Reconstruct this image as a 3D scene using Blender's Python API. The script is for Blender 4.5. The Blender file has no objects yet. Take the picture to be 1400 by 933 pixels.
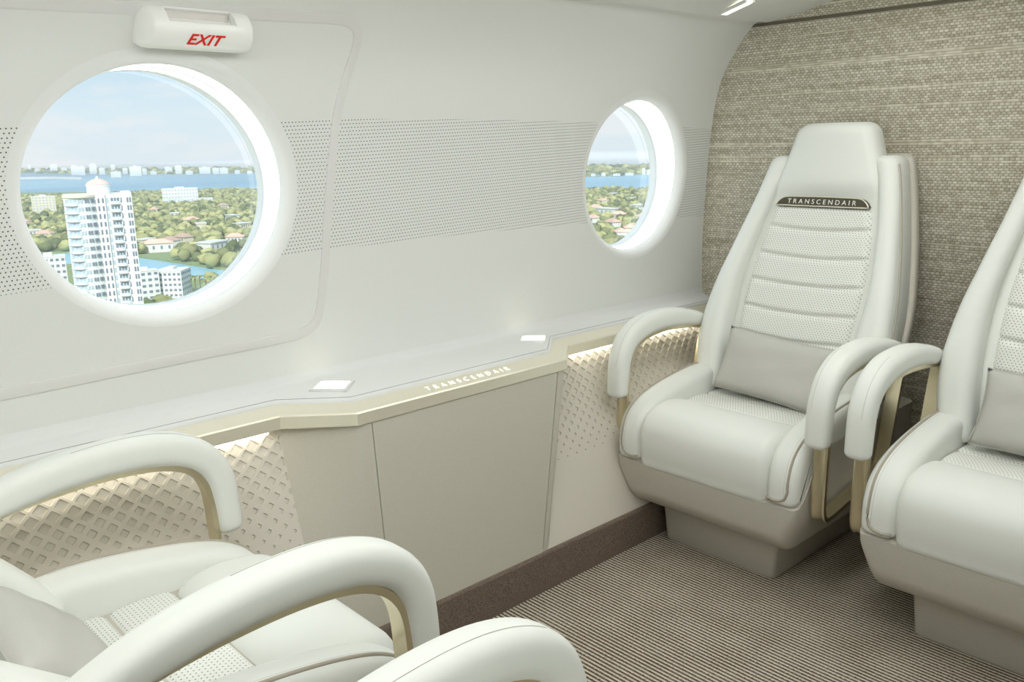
import bpy, bmesh, math, random
from math import sin, cos, pi, radians, sqrt, atan2
from mathutils import Vector, Matrix
from mathutils.geometry import delaunay_2d_cdt
random.seed(7)
scene = bpy.context.scene
col = scene.collection

# ---------------------------------------------------------------- camera
F = 1187.0; W, H = 1400, 933
YAW, PIT, ROL = radians(47.24), radians(12.88), radians(1.09)
CAM = Vector((0, 0, 1.25))
_f = Vector((-sin(YAW)*cos(PIT), cos(YAW)*cos(PIT), -sin(PIT)))
_r0 = Vector((cos(YAW), sin(YAW), 0)); _d0 = _f.cross(_r0)
_r = _r0*cos(ROL) + _d0*sin(ROL); _d = _d0*cos(ROL) - _r0*sin(ROL)
cd = bpy.data.cameras.new('camera'); cam = bpy.data.objects.new('camera', cd); col.objects.link(cam)
m = Matrix((( _r.x, -_d.x, -_f.x, CAM.x), (_r.y, -_d.y, -_f.y, CAM.y), (_r.z, -_d.z, -_f.z, CAM.z), (0, 0, 0, 1)))
cam.matrix_world = m
cd.sensor_width = 36; cd.lens = F/W*36; cd.clip_start = .02; cd.clip_end = 30000
scene.camera = cam
def ray(px, py): return _r*((px-700)/F) + _d*((py-466.5)/F) + _f
def onz(px, py, z):
    d = ray(px, py); return CAM + d*((z-CAM.z)/d.z)

# ---------------------------------------------------------------- world, sun, exposure
wd = bpy.data.worlds.new('sky'); scene.world = wd; wd.use_nodes = True
nt = wd.node_tree; nt.nodes.clear()
def N(t, nt, **k):
    n = nt.nodes.new(t)
    for a, b in k.items(): setattr(n, a, b)
    return n
out = N('ShaderNodeOutputWorld', nt); bg = N('ShaderNodeBackground', nt)
tc = N('ShaderNodeTexCoord', nt); sep = N('ShaderNodeSeparateXYZ', nt)
nt.links.new(tc.outputs['Generated'], sep.inputs[0])
ramp = N('ShaderNodeValToRGB', nt)
e = ramp.color_ramp.elements
e[0].position = 0.0; e[0].color = (.80, .90, .95, 1)
e[1].position = .5; e[1].color = (.40, .68, .92, 1)
x = e.new(.04); x.color = (.76, .90, .97, 1)
x = e.new(.12); x.color = (.56, .80, .95, 1)
nt.links.new(sep.outputs['Z'], ramp.inputs[0])
mp = N('ShaderNodeMapping', nt); mp.inputs['Scale'].default_value = (9, 9, 30)
nt.links.new(tc.outputs['Generated'], mp.inputs[0])
nz = N('ShaderNodeTexNoise', nt); nz.inputs['Scale'].default_value = 1.0; nz.inputs['Detail'].default_value = 5
nt.links.new(mp.outputs[0], nz.inputs['Vector'])
cr = N('ShaderNodeValToRGB', nt); cr.color_ramp.elements[0].position = .47; cr.color_ramp.elements[1].position = .62
nt.links.new(nz.outputs['Fac'], cr.inputs[0])
mul = N('ShaderNodeMath', nt, operation='MULTIPLY'); mul.inputs[1].default_value = .55
nt.links.new(cr.outputs[0], mul.inputs[0])
mx = N('ShaderNodeMixRGB', nt); mx.inputs[2].default_value = (.96, .95, .96, 1)
nt.links.new(mul.outputs[0], mx.inputs[0]); nt.links.new(ramp.outputs[0], mx.inputs[1])
nt.links.new(mx.outputs[0], bg.inputs[0]); bg.inputs[1].default_value = 0.98
nt.links.new(bg.outputs[0], out.inputs[0])

sl = bpy.data.lights.new('sun', 'SUN'); sl.energy = 3.9; sl.angle = radians(1.0); sl.color = (1, .96, .9)
sun = bpy.data.objects.new('sun', sl); col.objects.link(sun)
sun.rotation_euler = Vector((-.75, .60, -.85)).to_track_quat('-Z', 'Y').to_euler()

vs = scene.view_settings
vs.view_transform = 'Standard'; vs.look = 'None'; vs.gamma = 1; vs.use_curve_mapping = False
vs.exposure = 0.0
CEIL_POWER = 32.0      # each added ceiling lamp, watts
LED_RAIL = 8.0
RING = 2.6             # emission added to whiten the window reveals

# ---------------------------------------------------------------- helpers
def lin(c):
    return tuple(((v/255)/12.92 if v/255 <= .04045 else (((v/255)+.055)/1.055)**2.4) for v in c) + (1,)
def mat(name, rgb, rough=.6, metal=0, bump=None, noise_col=0, nscale=200, spec=.4, sheen=0):
    mt = bpy.data.materials.new(name); mt.use_nodes = True; t = mt.node_tree
    b = t.nodes['Principled BSDF']
    b.inputs['Base Color'].default_value = lin(rgb); b.inputs['Roughness'].default_value = rough
    b.inputs['Metallic'].default_value = metal; b.inputs['Specular IOR Level'].default_value = spec
    if sheen: b.inputs['Sheen Weight'].default_value = sheen
    if bump or noise_col:
        c = N('ShaderNodeTexCoord', t); n = N('ShaderNodeTexNoise', t)
        n.inputs['Scale'].default_value = nscale; n.inputs['Detail'].default_value = 3
        t.links.new(c.outputs['Object'], n.inputs['Vector'])
        if bump:
            bp = N('ShaderNodeBump', t); bp.inputs['Strength'].default_value = bump; bp.inputs['Distance'].default_value = .002
            t.links.new(n.outputs['Fac'], bp.inputs['Height']); t.links.new(bp.outputs[0], b.inputs['Normal'])
        if noise_col:
            r = N('ShaderNodeMapRange', t); r.inputs[1].default_value = .3; r.inputs[2].default_value = .7
            r.inputs[3].default_value = 1-noise_col; r.inputs[4].default_value = 1+noise_col
            t.links.new(n.outputs['Fac'], r.inputs[0])
            mm = N('ShaderNodeMixRGB', t, blend_type='MULTIPLY'); mm.inputs[0].default_value = 1
            mm.inputs[1].default_value = lin(rgb); t.links.new(r.outputs[0], mm.inputs[2])
            t.links.new(mm.outputs[0], b.inputs['Base Color'])
    return mt
def emis(name, rgb, strength):
    mt = bpy.data.materials.new(name); mt.use_nodes = True; b = mt.node_tree.nodes['Principled BSDF']
    b.inputs['Base Color'].default_value = lin(rgb)
    b.inputs['Emission Color'].default_value = lin(rgb); b.inputs['Emission Strength'].default_value = strength
    return mt
def math_node(t, op, a, b=None, c=None):
    n = N('ShaderNodeMath', t, operation=op)
    for i, v in enumerate((a, b, c)):
        if v is None: continue
        if isinstance(v, (int, float)): n.inputs[i].default_value = v
        else: t.links.new(v, n.inputs[i])
    return n.outputs[0]

def obj(name, verts, faces, material, parent=None, smooth=True, angle=None):
    me = bpy.data.meshes.new(name); me.from_pydata([tuple(v) for v in verts], [], faces)
    bm = bmesh.new(); bm.from_mesh(me); bmesh.ops.recalc_face_normals(bm, faces=bm.faces); bm.to_mesh(me); bm.free()
    if material: me.materials.append(material)
    if smooth:
        me.shade_smooth()
        if angle is not None: me.set_sharp_from_angle(angle=radians(angle))
    o = bpy.data.objects.new(name, me); col.objects.link(o)
    if parent: o.parent = parent
    return o
def tag(o, label=None, cat=None, group=None, kind=None):
    if label: o['label'] = label
    if cat: o['category'] = cat
    if group: o['group'] = group
    if kind: o['kind'] = kind
    return o
def thing(name, label, cat, loc=(0, 0, 0), rz=0, group=None):
    o = bpy.data.objects.new(name, None); col.objects.link(o); o.location = loc; o.rotation_euler = (0, 0, rz)
    o.empty_display_size = .05
    return tag(o, label, cat, group)
def lerp(tab, z):
    if z <= tab[0][0]: return tab[0][1]
    for (a, b), (c, d) in zip(tab, tab[1:]):
        if z <= c: return b + (d-b)*(z-a)/(c-a)
    return tab[-1][1]
def slerp(tab, z):                      # smooth (monotone-ish cubic) interpolation
    n = len(tab)
    if z <= tab[0][0]: return tab[0][1]
    if z >= tab[-1][0]: return tab[-1][1]
    for i in range(n-1):
        if z <= tab[i+1][0]:
            x0, y0 = tab[i]; x1, y1 = tab[i+1]
            def sl(j):
                if j <= 0: return (tab[1][1]-tab[0][1])/(tab[1][0]-tab[0][0])
                if j >= n-1: return (tab[-1][1]-tab[-2][1])/(tab[-1][0]-tab[-2][0])
                return (tab[j+1][1]-tab[j-1][1])/(tab[j+1][0]-tab[j-1][0])
            h = x1-x0; t = (z-x0)/h; m0, m1 = sl(i)*h, sl(i+1)*h
            return (2*t**3-3*t**2+1)*y0+(t**3-2*t**2+t)*m0+(-2*t**3+3*t**2)*y1+(t**3-t**2)*m1
def catmull(pts, n=6, closed=False):
    P = [Vector(p) for p in pts]; out = []; L = len(P)
    for i in range(L if closed else L-1):
        a = P[(i-1) % L] if closed or i > 0 else P[0]*2-P[1]
        b = P[i]; c = P[(i+1) % L]
        d = P[(i+2) % L] if closed or i+2 < L else P[-1]*2-P[-2]
        for k in range(n):
            t = k/n
            out.append(.5*((2*b)+(c-a)*t+(2*a-5*b+4*c-d)*t*t+(3*b-a-3*c+d)*t**3))
    if not closed: out.append(P[-1])
    return out
def rrect(w, h, r, n=4):                # closed rounded rectangle section, centred
    pts = []
    for cx, cy, a0 in ((w/2-r, h/2-r, 0), (-w/2+r, h/2-r, 90), (-w/2+r, -h/2+r, 180), (w/2-r, -h/2+r, 270)):
        for k in range(n+1):
            a = radians(a0+90*k/n); pts.append((cx+r*cos(a), cy+r*sin(a)))
    return pts
def box(V, Fc, x0, x1, y0, y1, z0, z1):
    b = len(V)
    V += [(x0, y0, z0), (x1, y0, z0), (x1, y1, z0), (x0, y1, z0), (x0, y0, z1), (x1, y0, z1), (x1, y1, z1), (x0, y1, z1)]
    Fc += [tuple(b+i for i in q) for q in ((0, 3, 2, 1), (4, 5, 6, 7), (0, 1, 5, 4), (1, 2, 6, 5), (2, 3, 7, 6), (3, 0, 4, 7))]
def sweep(path, secs, closed=False, xoff=0, roundcap=0):
    """path: (v,z) points in the YZ plane; secs: one section or one per point of (a along X, b along in-plane normal)"""
    P = [Vector((p[0], p[1])) for p in path]; n = len(P)
    if not isinstance(secs[0][0], (list, tuple)): secs = [secs]*n
    rings = []
    for i, p in enumerate(P):
        if closed: t = (P[(i+1) % n]-P[i-1]).normalized()
        else: t = (P[min(i+1, n-1)]-P[max(i-1, 0)]).normalized()
        nn = Vector((-t.y, t.x))
        rings.append((p, t, nn, secs[i]))
    if roundcap and not closed:
        pre = []; post = []
        for k in range(4):
            a = (k+.15)/4*pi/2
            s = sin(a); o = roundcap*(1-cos(a))
            p, t, nn, sc = rings[0]
            pre.append((p-t*(roundcap-0)*(cos(a)), t, nn, [(q[0]*(.35+.65*s), q[1]*(.35+.65*s)) for q in sc]))
            p, t, nn, sc = rings[-1]
            post.append((p+t*roundcap*(cos(a)), t, nn, [(q[0]*(.35+.65*s), q[1]*(.35+.65*s)) for q in sc]))
        rings = pre+rings+post[::-1]
    V = []; Fc = []; m = len(rings[0][3])
    for p, t, nn, sc in rings:
        for a, b in sc:
            q = p+nn*b; V.append((xoff+a, q.x, q.y))
    R = len(rings)
    for i in range(R if closed else R-1):
        for k in range(m):
            a = i*m+k; b = i*m+(k+1) % m; c = ((i+1) % R)*m+(k+1) % m; d = ((i+1) % R)*m+k
            Fc.append((a, b, c, d))
    if not closed:
        Fc.append(tuple(range(m))[::-1]); Fc.append(tuple((R-1)*m+k for k in range(m)))
    return V, Fc
def prism(outline, a, b, r, axis='x', dome=0.0, nr=4):
    """closed smooth 2D outline (p,q) extruded from a to b with rounded edges"""
    P = [Vector((p[0], p[1])) for p in outline]; n = len(P)
    area = sum(P[i].x*P[(i+1) % n].y-P[(i+1) % n].x*P[i].y for i in range(n))
    if area < 0: P.reverse()
    nor = []
    for i in range(n):
        t = (P[(i+1) % n]-P[i-1]).normalized(); nor.append(Vector((t.y, -t.x)))
    cen = sum(P, Vector((0, 0)))/n
    rings = []
    def ring(inset, pos): rings.append([(p-q*inset, pos) for p, q in zip(P, nor)])
    for k in range(nr+1):
        th = pi/2*k/nr; ring(r*(1-sin(th)), a+r*(1-cos(th)))
    for k in range(nr+1):
        th = pi/2*k/nr; ring(r*(1-cos(th)), b-r*(1-sin(th)))
    V = []; Fc = []
    for rg in rings:
        for p, pos in rg:
            V.append({'x': (pos, p.x, p.y), 'y': (p.x, pos, p.y), 'z': (p.x, p.y, pos)}[axis])
    for i in range(len(rings)-1):
        for k in range(n):
            Fc.append((i*n+k, i*n+(k+1) % n, (i+1)*n+(k+1) % n, (i+1)*n+k))
    Fc.append(tuple(range(n))[::-1]); Fc.append(tuple((len(rings)-1)*n+k for k in range(n)))
    return V, Fc
def tube3(path, r, closed=False, m=6):
    P = [Vector(p) for p in path]; n = len(P); V = []; Fc = []
    for i, p in enumerate(P):
        t = ((P[(i+1) % n]-P[i-1]) if closed else (P[min(i+1, n-1)]-P[max(i-1, 0)])).normalized()
        u = t.cross(Vector((0, 0, 1)))
        if u.length < .1: u = t.cross(Vector((1, 0, 0)))
        u.normalize(); w = t.cross(u)
        for k in range(m):
            a = 2*pi*k/m; V.append(p+u*(r*cos(a))+w*(r*sin(a)))
    for i in range(n if closed else n-1):
        for k in range(m):
            Fc.append((i*m+k, i*m+(k+1) % m, ((i+1) % n)*m+(k+1) % m, ((i+1) % n)*m+k))
    if not closed:
        Fc.append(tuple(range(m))[::-1]); Fc.append(tuple((n-1)*m+k for k in range(m)))
    return V, Fc
def text_mesh(name, body, size, material, matrix, parent=None, shear=0, spacing=1.0, ext=.0006, width=None, thin=0.0):
    cu = bpy.data.curves.new(name, 'FONT'); cu.body = body; cu.size = size; cu.shear = shear
    cu.space_character = spacing; cu.align_x = 'CENTER'; cu.align_y = 'CENTER'; cu.extrude = ext
    cu.resolution_u = 4; cu.offset = thin
    to = bpy.data.objects.new('tmp_text', cu); col.objects.link(to)
    dg = bpy.context.evaluated_depsgraph_get(); dg.update()
    me = bpy.data.meshes.new_from_object(to.evaluated_get(dg)); me.name = name
    bpy.data.objects.remove(to); bpy.data.curves.remove(cu)
    if width:
        w = max(v.co.x for v in me.vertices)-min(v.co.x for v in me.vertices)
        me.transform(Matrix.Diagonal((width/w, 1, 1, 1)))
    me.transform(matrix); me.materials.clear(); me.materials.append(material)
    o = bpy.data.objects.new(name, me); col.objects.link(o)
    if parent: o.parent = parent
    return o

# ---------------------------------------------------------------- materials
M = {}
M['wall_plain'] = mat('wall_fabric', (226, 227, 223), .75, bump=.10, nscale=350)
M['ceil'] = mat('ceiling_panel', (226, 226, 222), .55)
M['reveal'] = mat('window_reveal', (230, 231, 228), .6)
M['leather'] = mat('white_leather', (232, 234, 228), .5, bump=.06, nscale=700, spec=.35)
M['taupe'] = mat('taupe_leather', (194, 189, 177), .6, bump=.10, noise_col=.05, nscale=420, spec=.3)
M['taupe_pipe'] = mat('taupe_piping', (176, 168, 152), .6)
M['thread'] = mat('pale_thread', (190, 187, 175), .7)
M['cab'] = mat('cabinet_leather', (192, 188, 174), .62, bump=.12, noise_col=.05, nscale=420, spec=.3)
M['quilt'] = mat('quilted_leather', (208, 202, 189), .6, bump=.08, nscale=500, spec=.3)
M['gold'] = mat('satin_champagne_metal', (222, 212, 182), .3, metal=1)
M['rail'] = mat('champagne_rail', (238, 233, 214), .38, metal=.5)
M['pillow'] = mat('grey_fabric', (196, 195, 188), .9, bump=.25, nscale=450, spec=.1)
M['joint'] = mat('dark_joint', (112, 106, 92), .8)
M['dark'] = mat('dark_gap', (70, 66, 58), .8)
M['base_brown'] = mat('brown_base_carpet', (122, 108, 97), .95, noise_col=.55, nscale=420, bump=.3, spec=.05)
M['letter_white'] = mat('white_print', (245, 245, 240), .5)
M['letter_glow'] = emis('lit_lettering', (255, 255, 250), 1.1)
M['red'] = mat('red_print', (222, 40, 30), .5)
M['white_plastic'] = mat('white_plastic', (244, 244, 240), .3)
M['pocket'] = mat('pocket_plastic', (214, 208, 202), .45)
M['lamp'] = emis('lamp_lens', (255, 252, 235), 1.6)
M['ring'] = emis('added_reveal_glow', (255, 255, 255), RING)
M['led'] = emis('led_strip', (255, 250, 238), LED_RAIL)

def wall_dots():
    mt = bpy.data.materials.new('perforated_wall_fabric'); mt.use_nodes = True; t = mt.node_tree
    b = t.nodes['Principled BSDF']; b.inputs['Roughness'].default_value = .75
    c = N('ShaderNodeTexCoord', t); s = N('ShaderNodeSeparateXYZ', t); t.links.new(c.outputs['Object'], s.inputs[0])
    Y, Z = s.outputs['Y'], s.outputs['Z']
    dy = math_node(t, 'SUBTRACT', Y, 1.5)
    zo = math_node(t, 'MULTIPLY_ADD', math_node(t, 'MULTIPLY', dy, dy), -.0185, 1.137+.018)
    band = math_node(t, 'LESS_THAN', math_node(t, 'ABSOLUTE', math_node(t, 'SUBTRACT', Z, zo)), .161)
    zt = math_node(t, 'MULTIPLY_ADD', dy, -.035, Z)
    P = .0089
    row = math_node(t, 'DIVIDE', zt, P)
    rf = math_node(t, 'FLOOR', row)
    ry = math_node(t, 'SUBTRACT', math_node(t, 'SUBTRACT', row, rf), .5)
    sh = math_node(t, 'MULTIPLY', math_node(t, 'MODULO', rf, 2.0), .5)
    cx = math_node(t, 'ADD', math_node(t, 'DIVIDE', Y, .0092), sh)
    rx = math_node(t, 'SUBTRACT', math_node(t, 'FRACT', cx), .5)
    d2 = math_node(t, 'ADD', math_node(t, 'MULTIPLY', rx, rx), math_node(t, 'MULTIPLY', ry, ry))
    dot = math_node(t, 'LESS_THAN', d2, .030)
    fac = math_node(t, 'MULTIPLY', dot, band)
    mixn = N('ShaderNodeMixRGB', t); mixn.inputs[1].default_value = lin((226, 227, 223)); mixn.inputs[2].default_value = lin((92, 92, 84))
    t.links.new(fac, mixn.inputs[0]); t.links.new(mixn.outputs[0], b.inputs['Base Color'])
    n = N('ShaderNodeTexNoise', t); n.inputs['Scale'].default_value = 350; t.links.new(c.outputs['Object'], n.inputs['Vector'])
    bp = N('ShaderNodeBump', t); bp.inputs['Strength'].default_value = .1; bp.inputs['Distance'].default_value = .002
    t.links.new(n.outputs['Fac'], bp.inputs['Height']); t.links.new(bp.outputs[0], b.inputs['Normal'])
    return mt
def perf_leather(name, ax, ay, px, py):
    mt = bpy.data.materials.new(name); mt.use_nodes = True; t = mt.node_tree
    b = t.nodes['Principled BSDF']; b.inputs['Roughness'].default_value = .5
    c = N('ShaderNodeTexCoord', t); s = N('ShaderNodeSeparateXYZ', t); t.links.new(c.outputs['Object'], s.inputs[0])
    A, B = s.outputs[ax], s.outputs[ay]
    row = math_node(t, 'DIVIDE', math_node(t, 'ADD', B, 5.0), py); rf = math_node(t, 'FLOOR', row)
    ry = math_node(t, 'MULTIPLY', math_node(t, 'SUBTRACT', math_node(t, 'SUBTRACT', row, rf), .5), py)
    sh = math_node(t, 'MULTIPLY', math_node(t, 'MODULO', rf, 2.0), .5)
    rx = math_node(t, 'MULTIPLY', math_node(t, 'SUBTRACT', math_node(t, 'FRACT', math_node(t, 'ADD', math_node(t, 'DIVIDE', math_node(t, 'ADD', A, 5.0), px), sh)), .5), px)
    d2 = math_node(t, 'ADD', math_node(t, 'MULTIPLY', rx, rx), math_node(t, 'MULTIPLY', ry, ry))
    dot = math_node(t, 'LESS_THAN', d2, .0014**2)
    mixn = N('ShaderNodeMixRGB', t); mixn.inputs[1].default_value = lin((234, 235, 228)); mixn.inputs[2].default_value = lin((134, 134, 124))
    t.links.new(dot, mixn.inputs[0]); t.links.new(mixn.outputs[0], b.inputs['Base Color'])
    return mt
M['wall'] = wall_dots()
M['perf_seat'] = perf_leather('perforated_leather_seat', 'X', 'Y', .0095, .0075)
M['perf_back'] = perf_leather('perforated_leather_back', 'X', 'Z', .0095, .0065)

def weave():
    mt = bpy.data.materials.new('woven_grasscloth'); mt.use_nodes = True; t = mt.node_tree
    b = t.nodes['Principled BSDF']; b.inputs['Roughness'].default_value = .85; b.inputs['Specular IOR Level'].default_value = .15
    c = N('ShaderNodeTexCoord', t); s = N('ShaderNodeSeparateXYZ', t); t.links.new(c.outputs['Object'], s.inputs[0])
    X, Z = s.outputs['X'], s.outputs['Z']
    # rows of threads whose height varies a little, running along X
    wob = N('ShaderNodeTexNoise', t); wob.noise_dimensions = '2D'; wob.inputs['Scale'].default_value = 1.0
    cm = N('ShaderNodeCombineXYZ', t); t.links.new(math_node(t, 'MULTIPLY', X, .8), cm.inputs[0]); t.links.new(math_node(t, 'MULTIPLY', Z, 22.0), cm.inputs[1])
    t.links.new(cm.outputs[0], wob.inputs['Vector'])
    zz = math_node(t, 'MULTIPLY_ADD', wob.outputs['Fac'], .012, Z)
    row = math_node(t, 'DIVIDE', zz, .0078); rf = math_node(t, 'FLOOR', row); fr = math_node(t, 'FRACT', row)
    wn = N('ShaderNodeTexWhiteNoise', t); wn.noise_dimensions = '1D'; t.links.new(rf, wn.inputs['W'])
    rnd = wn.outputs['Value']
    sh = math_node(t, 'ADD', math_node(t, 'MULTIPLY', math_node(t, 'MODULO', rf, 2.0), .5), math_node(t, 'MULTIPLY', rnd, .25))
    cellx = math_node(t, 'ADD', math_node(t, 'DIVIDE', X, .0145), sh)
    hx = math_node(t, 'ABSOLUTE', math_node(t, 'SINE', math_node(t, 'MULTIPLY', cellx, pi)))
    hz = math_node(t, 'SINE', math_node(t, 'MULTIPLY', fr, pi))
    long = math_node(t, 'GREATER_THAN', rnd, .86)         # an unbroken thread
    hxx = math_node(t, 'MAXIMUM', hx, math_node(t, 'MULTIPLY', long, .9))
    h = math_node(t, 'POWER', math_node(t, 'MULTIPLY', hxx, hz), .55)
    # colour
    cw = N('ShaderNodeTexWhiteNoise', t); cw.noise_dimensions = '2D'
    cc = N('ShaderNodeCombineXYZ', t); t.links.new(math_node(t, 'FLOOR', cellx), cc.inputs[0]); t.links.new(rf, cc.inputs[1]); t.links.new(cc.outputs[0], cw.inputs['Vector'])
    st = N('ShaderNodeTexNoise', t); st.noise_dimensions = '2D'; st.inputs['Scale'].default_value = 1.0; st.inputs['Detail'].default_value = 4
    c2 = N('ShaderNodeCombineXYZ', t); t.links.new(math_node(t, 'MULTIPLY', X, 1.2), c2.inputs[0]); t.links.new(math_node(t, 'MULTIPLY', Z, 60.0), c2.inputs[1]); t.links.new(c2.outputs[0], st.inputs['Vector'])
    v = math_node(t, 'ADD', math_node(t, 'MULTIPLY', cw.outputs['Value'], .35), math_node(t, 'MULTIPLY_ADD', st.outputs['Fac'], .6, .08))
    cr = N('ShaderNodeValToRGB', t); cr.color_ramp.elements[0].position = .3; cr.color_ramp.elements[0].color = lin((178, 170, 148))
    cr.color_ramp.elements[1].position = .8; cr.color_ramp.elements[1].color = lin((222, 217, 200)); t.links.new(v, cr.inputs[0])
    hm = N('ShaderNodeMapRange', t); hm.inputs[1].default_value = .1; hm.inputs[2].default_value = .8; hm.inputs[3].default_value = .5; hm.inputs[4].default_value = 1.0
    t.links.new(h, hm.inputs[0])
    mm = N('ShaderNodeMixRGB', t, blend_type='MULTIPLY'); mm.inputs[0].default_value = 1
    t.links.new(cr.outputs[0], mm.inputs[1]); t.links.new(hm.outputs[0], mm.inputs[2]); t.links.new(mm.outputs[0], b.inputs['Base Color'])
    bp = N('ShaderNodeBump', t); bp.inputs['Strength'].default_value = .45; bp.inputs['Distance'].default_value = .003
    t.links.new(h, bp.inputs['Height']); t.links.new(bp.outputs[0], b.inputs['Normal'])
    return mt
M['weave'] = weave()
def carpet():
    mt = bpy.data.materials.new('ribbed_carpet'); mt.use_nodes = True; t = mt.node_tree
    b = t.nodes['Principled BSDF']; b.inputs['Roughness'].default_value = .95; b.inputs['Specular IOR Level'].default_value = .05
    c = N('ShaderNodeTexCoord', t); s = N('ShaderNodeSeparateXYZ', t); t.links.new(c.outputs['Object'], s.inputs[0])
    n = N('ShaderNodeTexNoise', t); n.inputs['Scale'].default_value = 160; n.inputs['Detail'].default_value = 3; t.links.new(c.outputs['Object'], n.inputs['Vector'])
    n2 = N('ShaderNodeTexNoise', t); n2.inputs['Scale'].default_value = 9; n2.inputs['Detail'].default_value = 3; t.links.new(c.outputs['Object'], n2.inputs['Vector'])
    yy = math_node(t, 'MULTIPLY_ADD', math_node(t, 'SUBTRACT', n.outputs['Fac'], .5), .0035, s.outputs['Y'])
    w = math_node(t, 'MULTIPLY_ADD', math_node(t, 'SINE', math_node(t, 'MULTIPLY', yy, 2*pi/.0125)), .5, .5)
    v = math_node(t, 'ADD', math_node(t, 'MULTIPLY', w, .75), math_node(t, 'MULTIPLY', math_node(t, 'SUBTRACT', n.outputs['Fac'], .4), .7))
    v = math_node(t, 'ADD', v, math_node(t, 'MULTIPLY', math_node(t, 'SUBTRACT', n2.outputs['Fac'], .5), .25))
    cr = N('ShaderNodeValToRGB', t); cr.color_ramp.elements[0].position = .12; cr.color_ramp.elements[0].color = lin((84, 67, 47))
    cr.color_ramp.elements[1].position = .85; cr.color_ramp.elements[1].color = lin((216, 208, 194)); t.links.new(v, cr.inputs[0])
    t.links.new(cr.outputs[0], b.inputs['Base Color'])
    bp = N('ShaderNodeBump', t); bp.inputs['Strength'].default_value = .5; bp.inputs['Distance'].default_value = .004
    t.links.new(v, bp.inputs['Height']); t.links.new(bp.outputs[0], b.inputs['Normal'])
    return mt
M['carpet'] = carpet()
def mesh_badge():
    mt = bpy.data.materials.new('dark_mesh_plate'); mt.use_nodes = True; t = mt.node_tree
    b = t.nodes['Principled BSDF']; b.inputs['Roughness'].default_value = .5; b.inputs['Metallic'].default_value = .3
    c = N('ShaderNodeTexCoord', t); k = N('ShaderNodeTexChecker', t); k.inputs['Scale'].default_value = 380
    mpp = N('ShaderNodeMapping', t); mpp.inputs['Rotation'].default_value = (0, radians(45), 0)
    t.links.new(c.outputs['Object'], mpp.inputs[0]); t.links.new(mpp.outputs[0], k.inputs['Vector'])
    k.inputs['Color1'].default_value = lin((98, 92, 74)); k.inputs['Color2'].default_value = lin((70, 66, 54))
    t.links.new(k.outputs['Color'], b.inputs['Base Color']); return mt
M['badge'] = mesh_badge()
def glass():
    mt = bpy.data.materials.new('window_glass'); mt.use_nodes = True; t = mt.node_tree; t.nodes.clear()
    o = N('ShaderNodeOutputMaterial', t); tr = N('ShaderNodeBsdfTransparent', t); tr.inputs[0].default_value = (.97, .985, .99, 1)
    g = N('ShaderNodeBsdfGlossy', t); g.inputs['Roughness'].default_value = .02
    lw = N('ShaderNodeLayerWeight', t); lw.inputs['Blend'].default_value = .5
    fr = math_node(t, 'MULTIPLY_ADD', math_node(t, 'POWER', lw.outputs['Facing'], 4.0), .5, .035)
    mxs = N('ShaderNodeMixShader', t); t.links.new(fr, mxs.inputs[0]); t.links.new(tr.outputs[0], mxs.inputs[1]); t.links.new(g.outputs[0], mxs.inputs[2])
    t.links.new(mxs.outputs[0], o.inputs[0]); return mt
M['glass'] = glass()

# ================================================================ STRUCTURE
YB = 2.8; Y0 = -1.1; XR = .75            # bulkhead, rear wall, right wall
WP = [(.66, -1.936), (.75, -1.940), (.84, -1.942), (.951, -1.940), (1.143, -1.930), (1.328, -1.912), (1.42, -1.893), (1.481, -1.871), (1.553, -1.828), (1.60, -1.790), (1.634, -1.758)]
def wx(z): return slerp(WP, z)
BASEZ = .115
# floor
V = []; Fc = []; box(V, Fc, -1.75, XR+.1, Y0-.1, YB+.1, -.03, 0)
tag(obj('floor', V, Fc, M['carpet'], smooth=False), 'ribbed brown and beige striped cabin carpet', 'floor', kind='structure')
# bulkhead wall, in two pieces with a dark joint
V = []; Fc = []; box(V, Fc, -2.05, XR+.1, YB, YB+.04, 0, 1.626); box(V, Fc, -2.05, XR+.1, YB, YB+.04, 1.638, 2.05)
bh = tag(obj('wall_front', V, Fc, M['weave'], smooth=False), 'bulkhead covered in woven beige grasscloth behind the seats', 'wall', kind='structure')
V = []; Fc = []; box(V, Fc, -1.79, XR+.1, YB+.006, YB+.04, 1.624, 1.640)
obj('joint_strip', V, Fc, M['joint'], bh, smooth=False)

# windows: centre (y,z), radii, depth of the pane
WIN = [(.764, 1.158, .286, .268), (2.390, 1.128, .248, .252)]
FIL = .032; DEP = .11
def make_wall():
    pts = []; edges = []
    ya, yb, za, zb = Y0, YB, WP[0][0], WP[-1][0]
    ny, nzz = 78, 26
    def inside(y, z, pad):
        return any(((y-c[0])/(c[2]+FIL+pad))**2+((z-c[1])/(c[3]+FIL+pad))**2 < 1 for c in WIN)
    for i in range(ny+1):
        for j in range(nzz+1):
            y = ya+(yb-ya)*i/ny; z = za+(zb-za)*j/nzz
            if not inside(y, z, .012): pts.append((y, z))
    loops = []
    for c in WIN:
        b = len(pts); n = 72; loops.append((b, n))
        for k in range(n):
            a = 2*pi*k/n; pts.append((c[0]+(c[2]+FIL)*cos(a), c[1]+(c[3]+FIL)*sin(a))); edges.append((b+k, b+(k+1) % n))
    v2, e2, f2, *_ = delaunay_2d_cdt([Vector(p) for p in pts], edges, [], 0, 1e-6)
    fs = []
    for f in f2:
        cy = sum(v2[i].x for i in f)/len(f); cz = sum(v2[i].y for i in f)/len(f)
        if not inside(cy, cz, -.001): fs.append(tuple(f))
    return [(wx(v.y), v.x, v.y) for v in v2], fs
wv, wf = make_wall()
wall = tag(obj('wall_left', wv, wf, M['wall']), 'curved white cabin side wall with a band of perforated dots', 'wall', kind='structure')
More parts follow.
